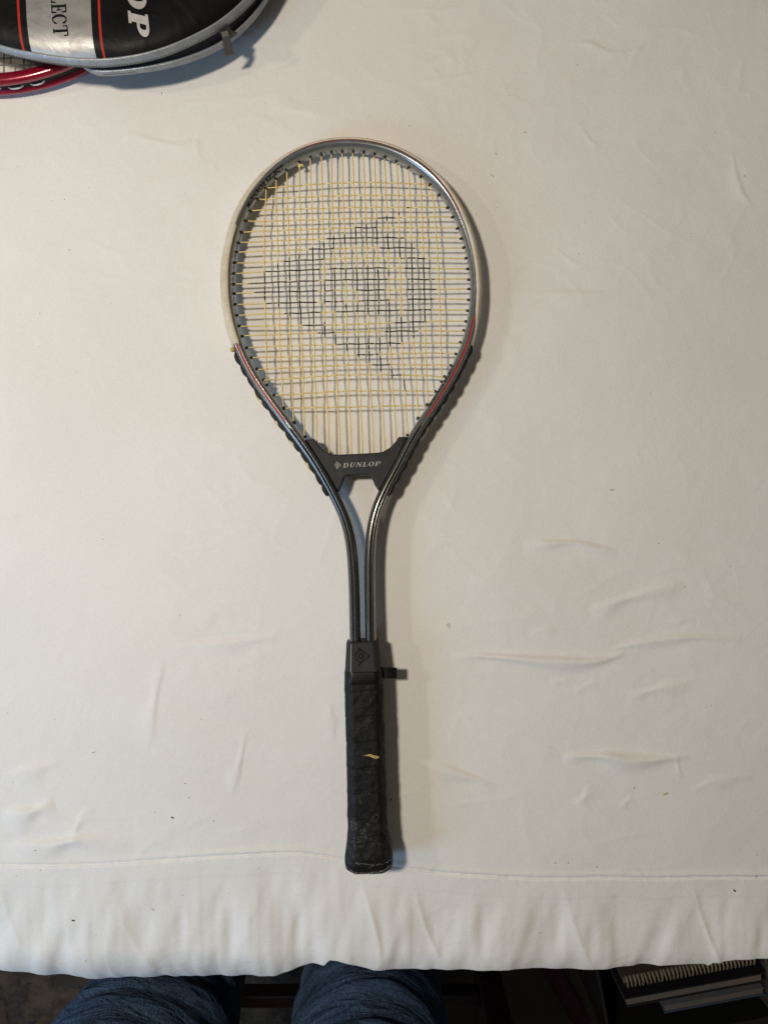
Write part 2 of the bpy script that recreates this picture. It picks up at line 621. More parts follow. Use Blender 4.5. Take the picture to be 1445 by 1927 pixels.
def loops_mesh(all_loops):
    """fill loops (2D) -> verts (x,y), faces"""
    cu = bpy.data.curves.new("glyphs", 'CURVE')
    cu.dimensions = '2D'
    cu.fill_mode = 'BOTH'
    for lp in all_loops:
        sp = cu.splines.new('POLY')
        sp.points.add(len(lp) - 1)
        for k, (x, y) in enumerate(lp):
            sp.points[k].co = (x, y, 0, 1)
        sp.use_cyclic_u = True
    ob = bpy.data.objects.new("glyphs", cu)
    me = bpy.data.meshes.new_from_object(ob)
    V = [(v.co.x, v.co.y) for v in me.vertices]
    Fc = [tuple(p.vertices) for p in me.polygons]
    bpy.data.objects.remove(ob)
    bpy.data.meshes.remove(me)
    bpy.data.curves.remove(cu)
    return V, Fc


def slab_text(s, t, sl, gap, shear=0.0, stretch=1.0):
    x = 0
    V, Fc = [], []
    for ch in s:
        w, lps = glyph(ch, t, sl)
        if lps:
            v, f = loops_mesh([[((px + x) * stretch + shear * py, py) for px, py in lp] for lp in lps])
            b = len(V)
            V += v
            Fc += [tuple(i + b for i in q) for q in f]
        x += w + gap
    return V, Fc, (x - gap) * stretch


def sans_text(s, stretch=1.0, bold=0.0):
    cu = bpy.data.curves.new("txt", 'FONT')
    cu.body = s
    cu.size = 1.4
    cu.offset = bold
    cu.resolution_u = 3
    ob = bpy.data.objects.new("txt", cu)
    me = bpy.data.meshes.new_from_object(ob)
    V = [(v.co.x * stretch, v.co.y) for v in me.vertices]
    Fc = [tuple(p.vertices) for p in me.polygons]
    bpy.data.objects.remove(ob)
    bpy.data.meshes.remove(me)
    bpy.data.curves.remove(cu)
    xs = [v[0] for v in V]
    x0 = min(xs)
    return [(x - x0, y) for x, y in V], Fc, max(xs) - x0


# ------------------------------------------------------------------ the setting below the table
def structure(name, verts, faces, mat):
    o = mobj(name, verts, faces, mat, None, False)
    o['kind'] = 'structure'
    return o


structure('floor', [(-4, -4, 0), (4, -4, 0), (4, 4, 0), (-4, 4, 0)], [(0, 1, 2, 3)], M['floor'])
rug = bbox('rug', (-1.00, -0.9, 0.006), (2.2, 1.9, 0.010), M['rug'], bevel=0.003)
rug['label'] = 'faded dark patterned rug on the floor under the chair'
rug['category'] = 'rug'


# ------------------------------------------------------------------ value noise for the cloth heights
def vnoise(X, Y, sx, sy, seed):
    g = np.random.default_rng(seed).uniform(-1, 1, (96, 96))
    u = X / sx + 1000.3
    v = Y / sy + 1000.7
    i = np.floor(u).astype(int)
    j = np.floor(v).astype(int)
    fu = u - i
    fv = v - j
    fu = fu * fu * fu * (fu * (fu * 6 - 15) + 10)
    fv = fv * fv * fv * (fv * (fv * 6 - 15) + 10)
    a = g[i % 96, j % 96]
    b = g[(i + 1) % 96, j % 96]
    c = g[i % 96, (j + 1) % 96]
    d = g[(i + 1) % 96, (j + 1) % 96]
    return (a * (1 - fu) + b * fu) * (1 - fv) + (c * (1 - fu) + d * fu) * fv


def sstep(a, b, x):
    t = np.clip((x - a) / (b - a), 0, 1)
    return t * t * (3 - 2 * t)


SEAM = [(-400, 1632), (0, 1633), (69, 1633.5), (138, 1633), (208, 1629), (311, 1622), (415, 1615), (500, 1610.5), (564, 1610), (606, 1615.5),
        (651, 1625), (700, 1633), (761, 1638.6), (831, 1646.6), (950, 1654), (1014, 1657), (1083, 1657.7), (1135, 1656), (1239, 1658.7), (1308, 1656), (1445, 1656), (1850, 1652)]
EDGE = [(-400, 1812), (-60, 1814), (0, 1823), (69, 1835), (138, 1845.5), (225, 1848), (311, 1848), (398, 1845.5), (450, 1838.6), (519, 1830), (560, 1818), (585, 1810.5), (600, 1810), (612, 1810), (615, 1803),
        (623, 1795), (637, 1797), (655, 1802), (675, 1809), (706, 1816), (761, 1819), (850, 1817), (945, 1814), (1083, 1817), (1153, 1812.7), (1270, 1809), (1322, 1809), (1329, 1812), (1336, 1806),
        (1378, 1796), (1445, 1793.6), (1850, 1800)]
seam_w = [W(x, y, 0.001) for x, y in SEAM]
edge_w = [W(x, y, -0.010 - 0.017 * min(1.0, max(0.0, (y - 1808) / 40.0))) for x, y in EDGE]
sx_, sy_ = [p.x for p in seam_w], [p.y for p in seam_w]
ex_, ey_ = [p.x for p in edge_w], [p.y for p in edge_w]
TABLE_EDGE = W(722, 1808, -0.003).y

# creases seen in the cloth: pixel polyline, height (mm), half width (mm), asymmetry (steep side)
CREASES = [
    ([(985, 1024), (1040, 1021), (1095, 1023), (1165, 1041)], 0.9, 4.0),
    ([(1110, 1150), (1160, 1132), (1230, 1112), (1290, 1098)], 0.8, 7.0),
    ([(1000, 1186), (1052, 1185)], 0.7, 6.0),
    ([(850, 1231), (940, 1236), (1040, 1243), (1125, 1243), (1180, 1228)], 1.5, 5.0),
    ([(1150, 1222), (1220, 1207), (1300, 1199), (1400, 1203)], 0.9, 4.0),
    ([(1260, 1170), (1310, 1164)], 0.5, 4.0),
    ([(1035, 1285), (1075, 1282)], 0.6, 6.0),
    ([(1080, 1302), (1125, 1281)], 0.6, 4.0),
    ([(1180, 1312), (1240, 1296), (1300, 1285)], 0.7, 6.0),
    ([(1060, 1424), (1130, 1422), (1200, 1430), (1300, 1424)], 1.6, 6.0),
    ([(1000, 1400), (1060, 1422)], 0.6, 7.0),
    ([(785, 1436), (830, 1446), (885, 1463), (935, 1483)], 0.9, 6.0),
    ([(1165, 1523), (1192, 1500)], 0.8, 4.0),
    ([(1085, 1520), (1115, 1480)], 0.9, 9.0),
    ([(1275, 1420), (1280, 1450), (1283, 1470)], 0.5, 4.0),
    ([(780, 1478), (800, 1481)], 0.4, 4.0),
    ([(1300, 1490), (1350, 1470), (1420, 1462)], 0.4, 6.0),
    ([(330, 1215), (400, 1212), (470, 1204), (520, 1200)], 0.6, 6.0),
    ([(360, 1155), (440, 1150)], 0.5, 7.0),
    ([(430, 1250), (490, 1246)], 0.3, 6.0),
    ([(305, 1230), (290, 1330), (275, 1420)], 0.35, 7.0),
    ([(465, 1370), (448, 1450), (434, 1505)], 0.35, 4.0),
    ([(620, 1320), (628, 1400)], 0.4, 8.0),
    ([(0, 1462), (60, 1448), (110, 1436)], 0.8, 8.0),
    ([(0, 1535), (50, 1530), (100, 1512)], 1.6, 9.0),
    ([(0, 1598), (90, 1592), (150, 1580), (250, 1592)], 1.2, 9.0),
    ([(130, 1600), (145, 1550), (170, 1520)], 0.5, 6.0),
    ([(345, 1565), (375, 1538)], 0.4, 4.0),
    ([(420, 1570), (500, 1556)], 0.3, 6.0),
    ([(1075, 75), (1110, 75), (1150, 92), (1190, 85)], 0.35, 3.5),
    ([(1125, 100), (1165, 95), (1215, 84)], 0.35, 3.0),
    ([(1140, 20), (1170, 45)], 0.3, 4.0),
    ([(1085, 220), (1110, 255), (1130, 275)], 0.3, 4.0),
    ([(1040, 460), (1080, 490), (1110, 505)], 0.25, 5.0),
    ([(980, 560), (1040, 548), (1100, 552), (1180, 545)], 0.4, 7.0),
    ([(1380, 275), (1395, 350), (1420, 385)], 0.3, 4.0),
    ([(790, 150), (840, 142), (900, 132)], 0.3, 4.0),
    ([(800, 20), (830, 40)], 0.3, 8.0),
    ([(640, 215), (560, 205), (500, 190)], 0.25, 8.0),
    ([(220, 245), (330, 270), (380, 262)], 0.25, 7.0),
]


def crease_field(X, Y):
    Z = np.zeros_like(X)
    for k, (pl, amp, hw) in enumerate(CREASES):
        P = catmull([W(x, y)[:2] for x, y in pl], 6) if len(pl) > 2 else resample(np.array([W(x, y)[:2] for x, y in pl]), 7)
        L_ = float(np.sum(np.linalg.norm(np.diff(P, axis=0), axis=1)))
        amp *= 0.0031 * min(1.0, 0.08 + L_ / 0.085)
        hw *= min(1.0, 0.5 + L_ / 0.1)
        hw *= 0.00075
        lo = P.min(0) - 5 * hw
        hi = P.max(0) + 5 * hw
        sel = (X > lo[0]) & (X < hi[0]) & (Y > lo[1]) & (Y < hi[1])
        if not sel.any():
            continue
        x = X[sel]
        y = Y[sel]
        best = np.full(x.shape, 1e9)
        sgn = np.zeros(x.shape)
        par = np.zeros(x.shape)
        nseg = len(P) - 1
        for i in range(nseg):
            a, b = P[i], P[i + 1]
            d = b - a
            L = np.linalg.norm(d) + 1e-9
            t = np.clip(((x - a[0]) * d[0] + (y - a[1]) * d[1]) / L ** 2, 0, 1)
            dx = x - a[0] - t * d[0]
            dy = y - a[1] - t * d[1]
            dist = np.hypot(dx, dy)
            upd = dist < best
            best[upd] = dist[upd]
            sgn[upd] = np.sign(d[0] * dy - d[1] * dx)[upd]
            par[upd] = ((i + t) / nseg)[upd]
        env = np.sin(math.pi * np.clip(par, 0, 1)) ** 0.9
        # steep on one side, gentle on the other
        w = np.where(sgn > 0, hw * 0.62, hw * 1.9) * (0.8 + 0.35 * np.sin(par * 9 + k))
        Z[sel] += amp * env * np.exp(-(best / w) ** 2)
    return Z


def cloth_height(X, Y):
    Z = 0.0013 * vnoise(X, Y, 0.16, 0.11, 3) + 0.0004 * vnoise(X + .3 * Y, Y, 0.06, 0.045, 4) + 0.00010 * vnoise(X, Y - .4 * X, 0.024, 0.02, 5) + 0.00005 * vnoise(X, Y, 0.009, 0.009, 6)
    # sharp little press creases: ridged noise, present only in patches
    for q, (sx, sy, rot, amp) in enumerate(((0.07, 0.030, 0.15, 0.0004), (0.05, 0.022, -0.5, 0.0003), (0.035, 0.05, 0.9, 0.00022), (0.028, 0.012, 0.2, 0.00018), (0.016, 0.03, -0.3, 0.00014))):
        c, sn = math.cos(rot), math.sin(rot)
        U = X * c + Y * sn + 0.012 * vnoise(X, Y, 0.05, 0.05, 40 + q)
        Vv = -X * sn + Y * c + 0.010 * vnoise(X, Y, 0.04, 0.04, 50 + q)
        rdg = (1 - np.abs(vnoise(U, Vv, sx, sy, 60 + q))) ** 5
        msk = sstep(0.05, 0.55, vnoise(X, Y, 0.13, 0.11, 70 + q))
        Z += amp * rdg * msk
    Z += crease_field(X, Y)
    ys = np.interp(X, sx_, sy_)
    d = ys - Y                      # > 0 below the seam (hem side)
    hem = sstep(-0.004, 0.06, d)
    # soft gathers across the hem
    Z += hem * (0.0030 * vnoise(X + 0.25 * Y, Y, 0.035, 0.22, 11) + 0.0020 * vnoise(X - 0.35 * Y, Y, 0.017, 0.12, 12) + 0.0018 * (1 - np.abs(vnoise(X + 0.30 * Y, Y, 0.045, 0.14, 17))) ** 6 + 0.0007 * vnoise(X, Y, 0.008, 0.06, 13))
    # seam: a pinched line with a small roll above it, double layer below
    pk = 0.6 + 0.5 * vnoise(X, Y * 0, 0.09, 1, 14)
    Z += 0.0009 * sstep(-0.0006, 0.0004, d)
    Z += 0.0022 * pk * np.exp(-((d + 0.0035) / 0.0026) ** 2) - 0.0013 * np.exp(-(d / 0.0010) ** 2)
    Z += 0.00018 * np.exp(-(d / 0.006) ** 2) * vnoise(X, Y, 0.0035, 0.006, 15)
    # inner raw edge of the hem showing through
    ed = d - 0.0185 - 0.001 * vnoise(X, Y * 0, 0.1, 1, 16)
    Z -= 0.00032 * sstep(-0.0008, 0.0008, ed) * sstep(0.05, 0.03, d)
    # flat under the racket and the things that rest on it
    return Z


def build_cloth():
    xs = np.r_[np.linspace(-0.78, -0.44, 30)[:-1], np.linspace(-0.44, 0.44, 560), np.linspace(0.44, 0.78, 30)[1:]]
    ya = np.r_[np.linspace(0.62, 0.52, 12)[:-1], np.linspace(0.52, -0.325, 520)]
    t = np.linspace(0, 1, 90)[1:]
    yb = np.interp(xs, ex_, ey_)
    nx = len(xs)
    Yrows = [np.full(nx, y) for y in ya] + [-0.325 + (yb + 0.325) * q for q in t]
    X = np.tile(xs, (len(Yrows), 1))
    Y = np.array(Yrows)
    Z = cloth_height(X, Y)
    over = np.maximum(0, (TABLE_EDGE + 0.012) - Y)
    lift = sstep(0.55, 0.25, np.abs(X - W(637, 1800).x) / 0.05)
    Z -= 14.0 * over ** 2
    Z = np.maximum(Z, -0.05)
    Z -= Z[:, :].max() * 0 + 0.0030
    # fold of the hem: roll under
    Zl, Yl = Z[-1], Y[-1]
    rows = [(X, Y, Z)]
    addX, addY, addZ = [], [], []
    for (dy, dz) in ((-0.0006, -0.0008), (-0.0004, -0.0018), (0.0008, -0.0028), (0.004, -0.0034), (0.012, -0.0040)):
        addX.append(xs)
        addY.append(Yl + dy)
        addZ.append(Zl + dz)
    X = np.vstack([X] + addX)
    Y = np.vstack([Y] + addY)
    Z = np.vstack([Z] + addZ) + T
    V = np.stack([X, Y, Z], -1).reshape(-1, 3)
    nr = X.shape[0]
    Fc = grid_faces(nr, nx)
    o = mobj('tablecloth', V, Fc, M['cloth'])
    o['label'] = 'white cotton tablecloth with stitched hem spread over the table'
    o['category'] = 'tablecloth'
    return o


cloth = build_cloth()


def zc(x, y):
    return float(cloth_height(np.array([[x]]), np.array([[y]]))[0, 0]) - 0.0030


# seam stitches
st = []
P = resample(catmull([tuple(p[:2]) for p in seam_w], 10), 620)
Zs = cloth_height(P[:, 0][None], P[:, 1][None])[0] - 0.0030
for i in range(0, len(P) - 1):
    a, b = P[i], P[i + 1]
    if not -0.42 < a[0] < 0.42:
        continue
    d = b - a
    ang = math.atan2(d[1], d[0]) + 0.12
    R = Matrix.Rotation(ang, 3, 'Z')
    y_off = -0.0012
    st.append(box_geo(a[0], a[1] + y_off, T + Zs[i] + 0.0011, np.linalg.norm(d) * 0.66, 0.00075, 0.0005, R))
v, f = merge(st)
mobj('stitching', v, f, M['thread'], cloth, False, 'stuff')

# the table under the cloth
tb = empty('table', (0, 0.09, 0), 'dark grey table hidden under the white cloth', 'table')
bbox('tabletop', (0, (TABLE_EDGE + 0.60) / 2, T - 0.0145 - 0.0125), (1.5, 0.60 - TABLE_EDGE, 0.025), M['table'], tb, bevel=0.004)
for lx in (-0.68, 0.68):
    for ly in (TABLE_EDGE + 0.08, 0.52):
        bbox('leg', (lx, ly, (T - 0.041) / 2 + 0.006), (0.05, 0.05, T - 0.053), M['table'], tb, bevel=0.004)


# ------------------------------------------------------------------ the tennis racket
def zmid(py):
    return 0.0098 + (py - 262.0) / (1640.0 - 262.0) * 0.0095


def RP(px, py, dz=0.0):
    return W(px, py, zmid(py) + dz)


racket = empty('tennis_racket', W(690, 1400, 0.0), 'grey tennis racket with yellow strings and black grip lying on the cloth', 'racket')

GL = [(573.4, 820.7), (553.2, 795), (534.2, 768.3), (515.3, 744), (502.2, 725.2), (495.9, 715.5), (483.5, 695), (472, 673.4), (463.5, 653.8), (454.7, 631.6), (449.5, 613.6),
      (445.8, 593.1), (442.4, 572.6), (439.8, 551.7), (439.6, 534), (440, 514.7), (441.7, 494.5), (444.8, 474.5), (449, 455.8), (454.6, 436.6), (462.2, 415.3), (471, 396), (484.5, 374), (501, 353)]
GT = [(519.6, 335), (540, 319.4), (563.5, 304.5), (584, 296.4), (604.6, 290), (623.8, 286.3), (643.8, 284.3), (663.6, 284.5), (683.4, 285.8), (703.9, 289.3), (723, 294.2), (745.6, 302.6), (768.7, 314.7), (791.2, 330.3)]
GR = [(809.9, 347.4), (827.2, 367), (842.2, 388.9), (852.1, 407.8), (860.9, 427.8), (867.8, 447.4), (873, 466), (877.7, 486.3), (880.5, 505), (882.3, 524.6), (882.9, 543), (882.3, 563.2), (880.5, 583.4),
      (877.3, 604.3), (873, 623), (866.5, 645.6), (859, 665.2), (848.3, 687.6), (837.1, 708.9), (831.3, 718.8), (819.2, 737.1), (803.5, 762.7), (786.1, 787.4), (766.5, 817.8)]
ring = GL + GT + GR
rp = np.array(ring)
tg = np.gradient(rp, axis=0)
tg /= np.linalg.norm(tg, axis=1)[:, None]
out = np.stack([tg[:, 1], -tg[:, 0]], 1)     # outward, in pixels (y down)
ctr = rp + out * 12.2
LS = [(669.8, 1245), (668.3, 1204), (666.9, 1122.7), (664.3, 1059), (662.2, 1035), (657, 999), (643.8, 960), (628.2, 929.3), (608.2, 894.2), (589, 863.7)]
RS = [(758.4, 861.2), (743.3, 888), (721.2, 928.3), (709.3, 953.8), (699.9, 994.9), (696.3, 1032.5), (695.3, 1059), (695.9, 1122), (697.4, 1204), (698.4, 1245)]
pathpx = LS + [tuple(p) for p in ctr] + RS
PW = np.array([tuple(RP(x, y)) for x, y in pathpx])
NP_ = 760
PATH = resample(catmull(PW, 8), NP_)
PATH = resample(smooth_poly(PATH, 7.0), NP_)
TAN = np.gradient(PATH, axis=0)
TAN /= np.linalg.norm(TAN, axis=1)[:, None]
OUT = np.stack([-TAN[:, 1], TAN[:, 0], np.zeros(NP_)], 1)
OUT /= np.linalg.norm(OUT, axis=1)[:, None]
UP = np.cross(TAN, -OUT)
UP *= np.sign(UP[:, 2])[:, None]
STEP = np.linalg.norm(PATH[1] - PATH[0])
A_, B_ = 0.0053, 0.0090
PXP = np.array([[722.5 + p[0] * F / (H - (p[2] - T)), 963.5 - p[1] * F / (H - (p[2] - T))] for p in PATH])


def near(px, py):
    return int(np.argmin((PXP[:, 0] - px) ** 2 + (PXP[:, 1] - py) ** 2))


def groove_c(i):
    """angle of the face groove; it sits a little outward on the shafts"""
    y = PXP[i, 1]
    return 90.0 - 9.0 * float(sstep(830, 960, np.array(y))) - 15.0 * float(sstep(420, 300, np.array(y)))


def sec(i, th, off=0.0):
    c, s = math.cos(math.radians(th)), math.sin(math.radians(th))
    e = 2 / 2.35
    u = A_ * math.copysign(abs(c) ** e, c)
    w = B_ * math.copysign(abs(s) ** e, s)
    nu, nw = c / A_, s / B_
    l = math.hypot(nu, nw)
    g = groove_c(i)
    dth = (th - g + 180) % 360 - 180
    gd = 0.00055 * math.exp(-(dth / 8.0) ** 4)
    dth2 = (th + g + 180) % 360 - 180
    gd += 0.00055 * math.exp(-(dth2 / 8.0) ** 4)
    o = off - gd
    return PATH[i] + OUT[i] * (u + nu / l * o) + UP[i] * (w + nw / l * o)


THS = [k * 6 for k in range(60)]
THS = sorted(set(list(range(0, 60, 8)) + list(range(60, 121, 2)) + list(range(120, 240, 8)) + list(range(240, 301, 3)) + list(range(300, 360, 8))))
V = []
for i in range(NP_):
    for th in THS:
        V.append(sec(i, th))
Fc = grid_faces(NP_, len(THS), close_v=True)
Fc.append(tuple(range(len(THS)))[::-1])
Fc.append(tuple((NP_ - 1) * len(THS) + k for k in range(len(THS))))
frame = mobj('frame', V, Fc, M['paint'], racket)


def patch(name, i0, i1, th_lo, th_hi, off, mat, parent, nth=8, skirt=True, step=1, kind=None, round_ends=0):
    idx = list(range(i0, i1 + 1, step))
    V = []
    nn = len(idx)
    for q, i in enumerate(idx):
        lo = th_lo(i) if callable(th_lo) else th_lo
        hi = th_hi(i) if callable(th_hi) else th_hi
        if round_ends:
            k = min(q, nn - 1 - q)
            if k < round_ends:
                m = (lo + hi) / 2
                s = math.sqrt(1 - (1 - k / round_ends) ** 2) * 0.92 + 0.08
                lo, hi = m + (lo - m) * s, m + (hi - m) * s
        of = off(i) if callable(off) else off
        row = [(lo, -0.0002)] if skirt else []
        row += [(lo + (hi - lo) * k / nth, of * (1 if not skirt else (0.55 if k in (0, nth) else 1))) for k in range(nth + 1)]
        if skirt:
            row += [(hi, -0.0002)]
        if skirt and q in (0, nn - 1):
            row = [(t, -0.0002) for t, _ in row]
        for t, o in row:
            V.append(sec(i, t, o))
    return mobj(name, V, grid_faces(nn, len(V) // nn), mat, parent, True, kind)


# face stripes in the groove
def stripe(name, a, b, hw, off, mat, shift=0.0):
    i0, i1 = sorted((near(*a), near(*b)))
    return patch(name, i0, i1, lambda i: groove_c(i) - hw + shift, lambda i: groove_c(i) + hw + shift, off, mat, frame, 4, False, round_ends=3)


stripe('red_stripe', (441, 630), (541, 797), 7.5, 0.00012, M['red'])
stripe('white_pinstripe', (441, 640), (541, 800), 1.6, 0.00013, M['white_line'], -10.5)
stripe('red_stripe', (899, 600), (801, 790), 7.5, 0.00012, M['red'])
stripe('red_stripe', (525, 292), (872, 410), 7.5, 0.00012, M['red'])
stripe('black_stripe', (547, 806), (668, 1215), 6.3, 0.00012, M['ink'])
stripe('black_stripe', (790, 800), (697, 1215), 6.3, 0.00012, M['ink'])


# bumper guard over the head
BS = [((440, 655), 118), ((432, 620), 118), ((425, 580), 116), ((422, 530), 118), ((425, 480), 116), ((436, 426), 114), ((437, 424), 99), ((450, 385), 97), ((480, 335), 94), ((527, 297), 79),
      ((580, 272), 73), ((657, 260), 73), ((740, 285), 74), ((800, 320), 76), ((834, 350), 82), ((870, 410), 91), ((895, 480), 94), ((906, 540), 92), ((904, 590), 86), ((898, 615), 60), ((890, 640), 36), ((886, 655), 26)]
bi = [near(*p) for p, _ in BS]
bt = [t for _, t in BS]
order = np.argsort(bi)
bi = np.array(bi)[order]
bt = np.array(bt, float)[order]
jit = np.random.default_rng(5).uniform(-1, 1, NP_)


def b_hi(i):
    return float(np.interp(i, bi, bt)) + 1.6 * noise.noise((i * 0.11, 3.1, 0)) + 0.8 * jit[i // 2]


def b_off(i):
    # creased segments
    ph = (i * STEP / 0.0155) % 1.0
    return (0.0009 - 0.0006 * float(sstep(400, 300, np.array(PXP[i, 1])))) + 0.00022 * math.exp(-((ph - 0.5) / 0.06) ** 2) + 0.00025 * noise.noise((i * 0.07, 0.2, 5))


bumper = patch('bumper_guard', int(bi[0]), int(bi[-1]), -58, b_hi, b_off, M['bumper'], frame, 12)
# a broken brown crumb of glue at the guard's lower end
cr = W(438, 658, 0.018)
bm = bmesh.new()
bmesh.ops.create_icosphere(bm, subdivisions=2, radius=0.0021)
for vv in bm.verts:
    vv.co *= 1 + 0.35 * noise.noise(vv.co * 700)
    vv.co.x *= 1.3
    vv.co += cr
from_bm('glue_crumb', bm, M['foam'], frame, True)


# black grommet strips below the guard
def strip_off(i):
    ph = (i * STEP / 0.0122) % 1.0
    b = math.sin(math.pi * ph) ** 0.6
    return 0.0006 + (0.0017 + 0.0009 * noise.noise((i * 0.05, 8.8, 0))) * b + 0.0003 * noise.noise((i * .6, 1.7, 0))


for a, b in (((441, 664), (617, 935)), ((888, 652), (731, 933))):
    i0, i1 = sorted((near(*a), near(*b)))
    patch('grommet_strip', i0, i1, -46, 42, strip_off, M['black_plastic'], frame, 8)

# string loops along the outside of the left strip
for (a, b) in (((480, 735), (500, 768)), ((537, 815), (556, 842)), ((572, 862), (590, 888)), ((512, 783), (530, 806))):
    i0, i1 = sorted((near(*a), near(*b)))
    idx = range(i0, i1 + 1, 2)
    pts = [sec(i, -4, 0.0034 * math.sin(math.pi * (k + 0.3) / (len(list(idx)) - 0.4)) ** 0.4) for k, i in enumerate(idx)]
    tube('string_loop', pts, 0.0006, M['strings'], frame, 5)

# grommets
gm_v, gm_f = [], []
prof = [(0.0, 0.00125), (0.0012, 0.0013), (0.0026, 0.00115), (0.0029, 0.00085)]
for z, r in prof:
    for k in range(10):
        gm_v.append((r * math.cos(k * math.pi / 5), r * math.sin(k * math.pi / 5), z))
gm_f = grid_faces(len(prof), 10, close_v=True) + [tuple(range(30, 40))]
gme = bpy.data.meshes.new('grommet')
gme.from_pydata(gm_v, [], gm_f)
gme.materials.append(M['grommet'])
gme.polygons.foreach_set('use_smooth', [True] * len(gme.polygons))
for k, (x, y) in enumerate(ring):
    i = int(np.argmin(np.linalg.norm(PATH[:, :2] - np.array(RP(x, y))[:2], axis=1)))
    p = PATH[i] - OUT[i] * (A_ - 0.0006)
    o = bpy.data.objects.new('grommet', gme)
    COL.objects.link(o)
    attach(o, frame)
    big = 1.35 if k in (1, 2, len(ring) - 2, len(ring) - 3) else 1.0
    o.matrix_basis = Matrix.Translation(Vector(p)) @ Vector(-OUT[i]).to_track_quat('Z', 'Y').to_matrix().to_4x4() @ Matrix.Diagonal((big, big, 1, 1))

# strings ---------------------------------------------------------
MY = [345, 430, 530, 650]
MAINS = [
    ((501, 353), [(498.8, 400), (497.5, 430), (498, 530), (501, 650)], (502, 725)),
    ((519.6, 335), [(520, 395), (521.8, 430), (523.9, 530), (526.7, 650)], (533.6, 768)),
    ((540, 319.4), [(541.5, 395), (543, 430), (545.4, 530), (547.6, 650)], (552.2, 795)),
    ((563.5, 304.5), [(563.9, 345), (564.8, 430), (563, 530), (568.7, 650)], (572.8, 820)),
    ((584, 296.4), [(585.5, 345), (587.8, 430), (589.6, 530), (591, 650)], (596.8, 838)),
    ((604.6, 290), [(606, 345), (608.3, 430), (610.8, 530), (611.7, 650)], (619.6, 858)),
    ((623.8, 286.3), [(625, 345), (627, 430), (630.2, 530), (631.7, 650)], (640.6, 860)),
    ((643.8, 284.3), [(645, 345), (648, 430), (651, 530), (653.2, 650)], (661.2, 860)),
    ((663.6, 284.5), [(666, 345), (669, 430), (671.9, 530), (674.6, 650)], (682.2, 860)),
    ((683.4, 285.8), [(685.6, 345), (689.3, 430), (692, 530), (694, 650)], (703, 860)),
    ((703.9, 289.3), [(706.3, 345), (709, 430), (711.9, 530), (714.7, 650)], (724.4, 857)),
    ((723, 294.2), [(725.4, 345), (729, 430), (731.8, 530), (734.4, 650)], (746, 838)),
    ((745.6, 302.6), [(748.7, 345), (751, 430), (753.9, 530), (756.6, 650)], (767.2, 819)),
    ((768.7, 314.7), [(770, 345), (773.4, 430), (776, 530), (779, 650)], (787.2, 788)),
    ((791.2, 330.3), [(791.9, 350), (795, 430), (798, 530), (801, 650)], (805.2, 763)),
    ((809.9, 347.4), [(813, 359), (820, 430), (825.8, 530), (829.7, 650)], (831, 719)),
]
CL = [353, 374, 396, 415.3, 436.6, 455.8, 474.5, 494.5, 514.7, 534, 551.7, 572.6, 593.1, 613.6, 631.6, 653.8, 673.4, 695, 715.5, 744, 768.3]
CLX = [501, 484.5, 471, 462.2, 454.6, 449, 444.8, 441.7, 440, 439.6, 439.8, 442.4, 445.8, 449.5, 454.7, 463.5, 472, 483.5, 495.9, 515.3, 534.2]
C500 = [353, 374, 394.7, 415.6, 434.3, 453.4, 472, 492.6, 511, 531.5, 549.2, 570.7, 590.9, 612.9, 630, 651.9, 672, 694, 714.5, None, None]
C660 = [342.8, 367, 390, 411, 428.3, 447.4, 466.5, 485.7, 504.4, 526, 546, 566.4, 585.7, 610.4, 624.5, 647, 668, 687, 705, 735.6, 765.5]
C800 = [346, 367.6, 389.5, 408, 427.8, 447, 466, 485.7, 504.4, 525.3, 544, 562.7, 582.9, 604.8, 622.2, 645, 664.3, 686, 707, 735.6, None]
CRY = [347.4, 367, 388.9, 407.8, 427.8, 447.4, 466, 486.3, 505, 524.6, 543, 563.2, 583.4, 604.3, 623, 645.6, 665.2, 687.6, 708.9, 737.1, 762.7]
CRX = [809.9, 827.2, 842.2, 852.1, 860.9, 867.8, 873, 877.7, 880.5, 882.3, 882.9, 882.3, 880.5, 877.3, 873, 866.5, 859, 848.3, 837.1, 819.2, 803.5]
mains = []
for a, mid, b in MAINS:
    mains.append(catmull([a] + mid + [b], 12))
crosses = []
for j in range(21):
    pts = [(CLX[j], CL[j])]
    if C500[j] is not None and CLX[j] < 495:
        pts.append((500, C500[j]))
    pts.append((660, C660[j]))
    if C800[j] is not None and CRX[j] > 806:
        pts.append((800, C800[j]))
    pts.append((CRX[j], CRY[j]))
    crosses.append(catmull(pts, 12))

INK_C = {3: [(709, 743)], 4: [(668, 709)], 5: [(614, 761)], 6: [(581, 629), (714, 784)], 7: [(534, 610), (754, 800)], 8: [(499, 602), (618, 730), (761, 810)], 9: [(467, 600), (611, 731), (766, 818)],
         10: [(479, 597), (610, 630), (671, 724), (765, 821)], 11: [(501, 596), (610, 647), (673, 733), (766, 818)], 12: [(534, 603), (632, 752), (757, 811)], 13: [(570, 610), (743, 800)],
         14: [(598, 630), (724, 787)], 15: [(632, 756)], 16: [(671, 713)], 17: [(701, 735)], 18: [(733, 756)], 2: [(765, 771)]}
INK_M = {0: [(510, 566)], 1: [(496, 580)], 2: [(484, 596)], 3: [(478, 610)], 4: [(465, 621)], 5: [(456, 488), (527, 572), (605, 635)], 6: [(445, 468), (509, 586), (629, 648)],
         7: [(440, 461), (506, 524), (572, 587), (633, 661)], 8: [(428, 461), (507, 547), (569, 585), (633, 672)], 9: [(421, 460), (500, 593), (631, 683)], 10: [(413, 461), (507, 592), (634, 699)],
         11: [(406, 416), (438, 471), (507, 520), (568, 652), (691, 714)], 12: [(399, 405), (449, 484), (596, 644), (714, 735)], 13: [(456, 636)], 14: [(484, 606)]}
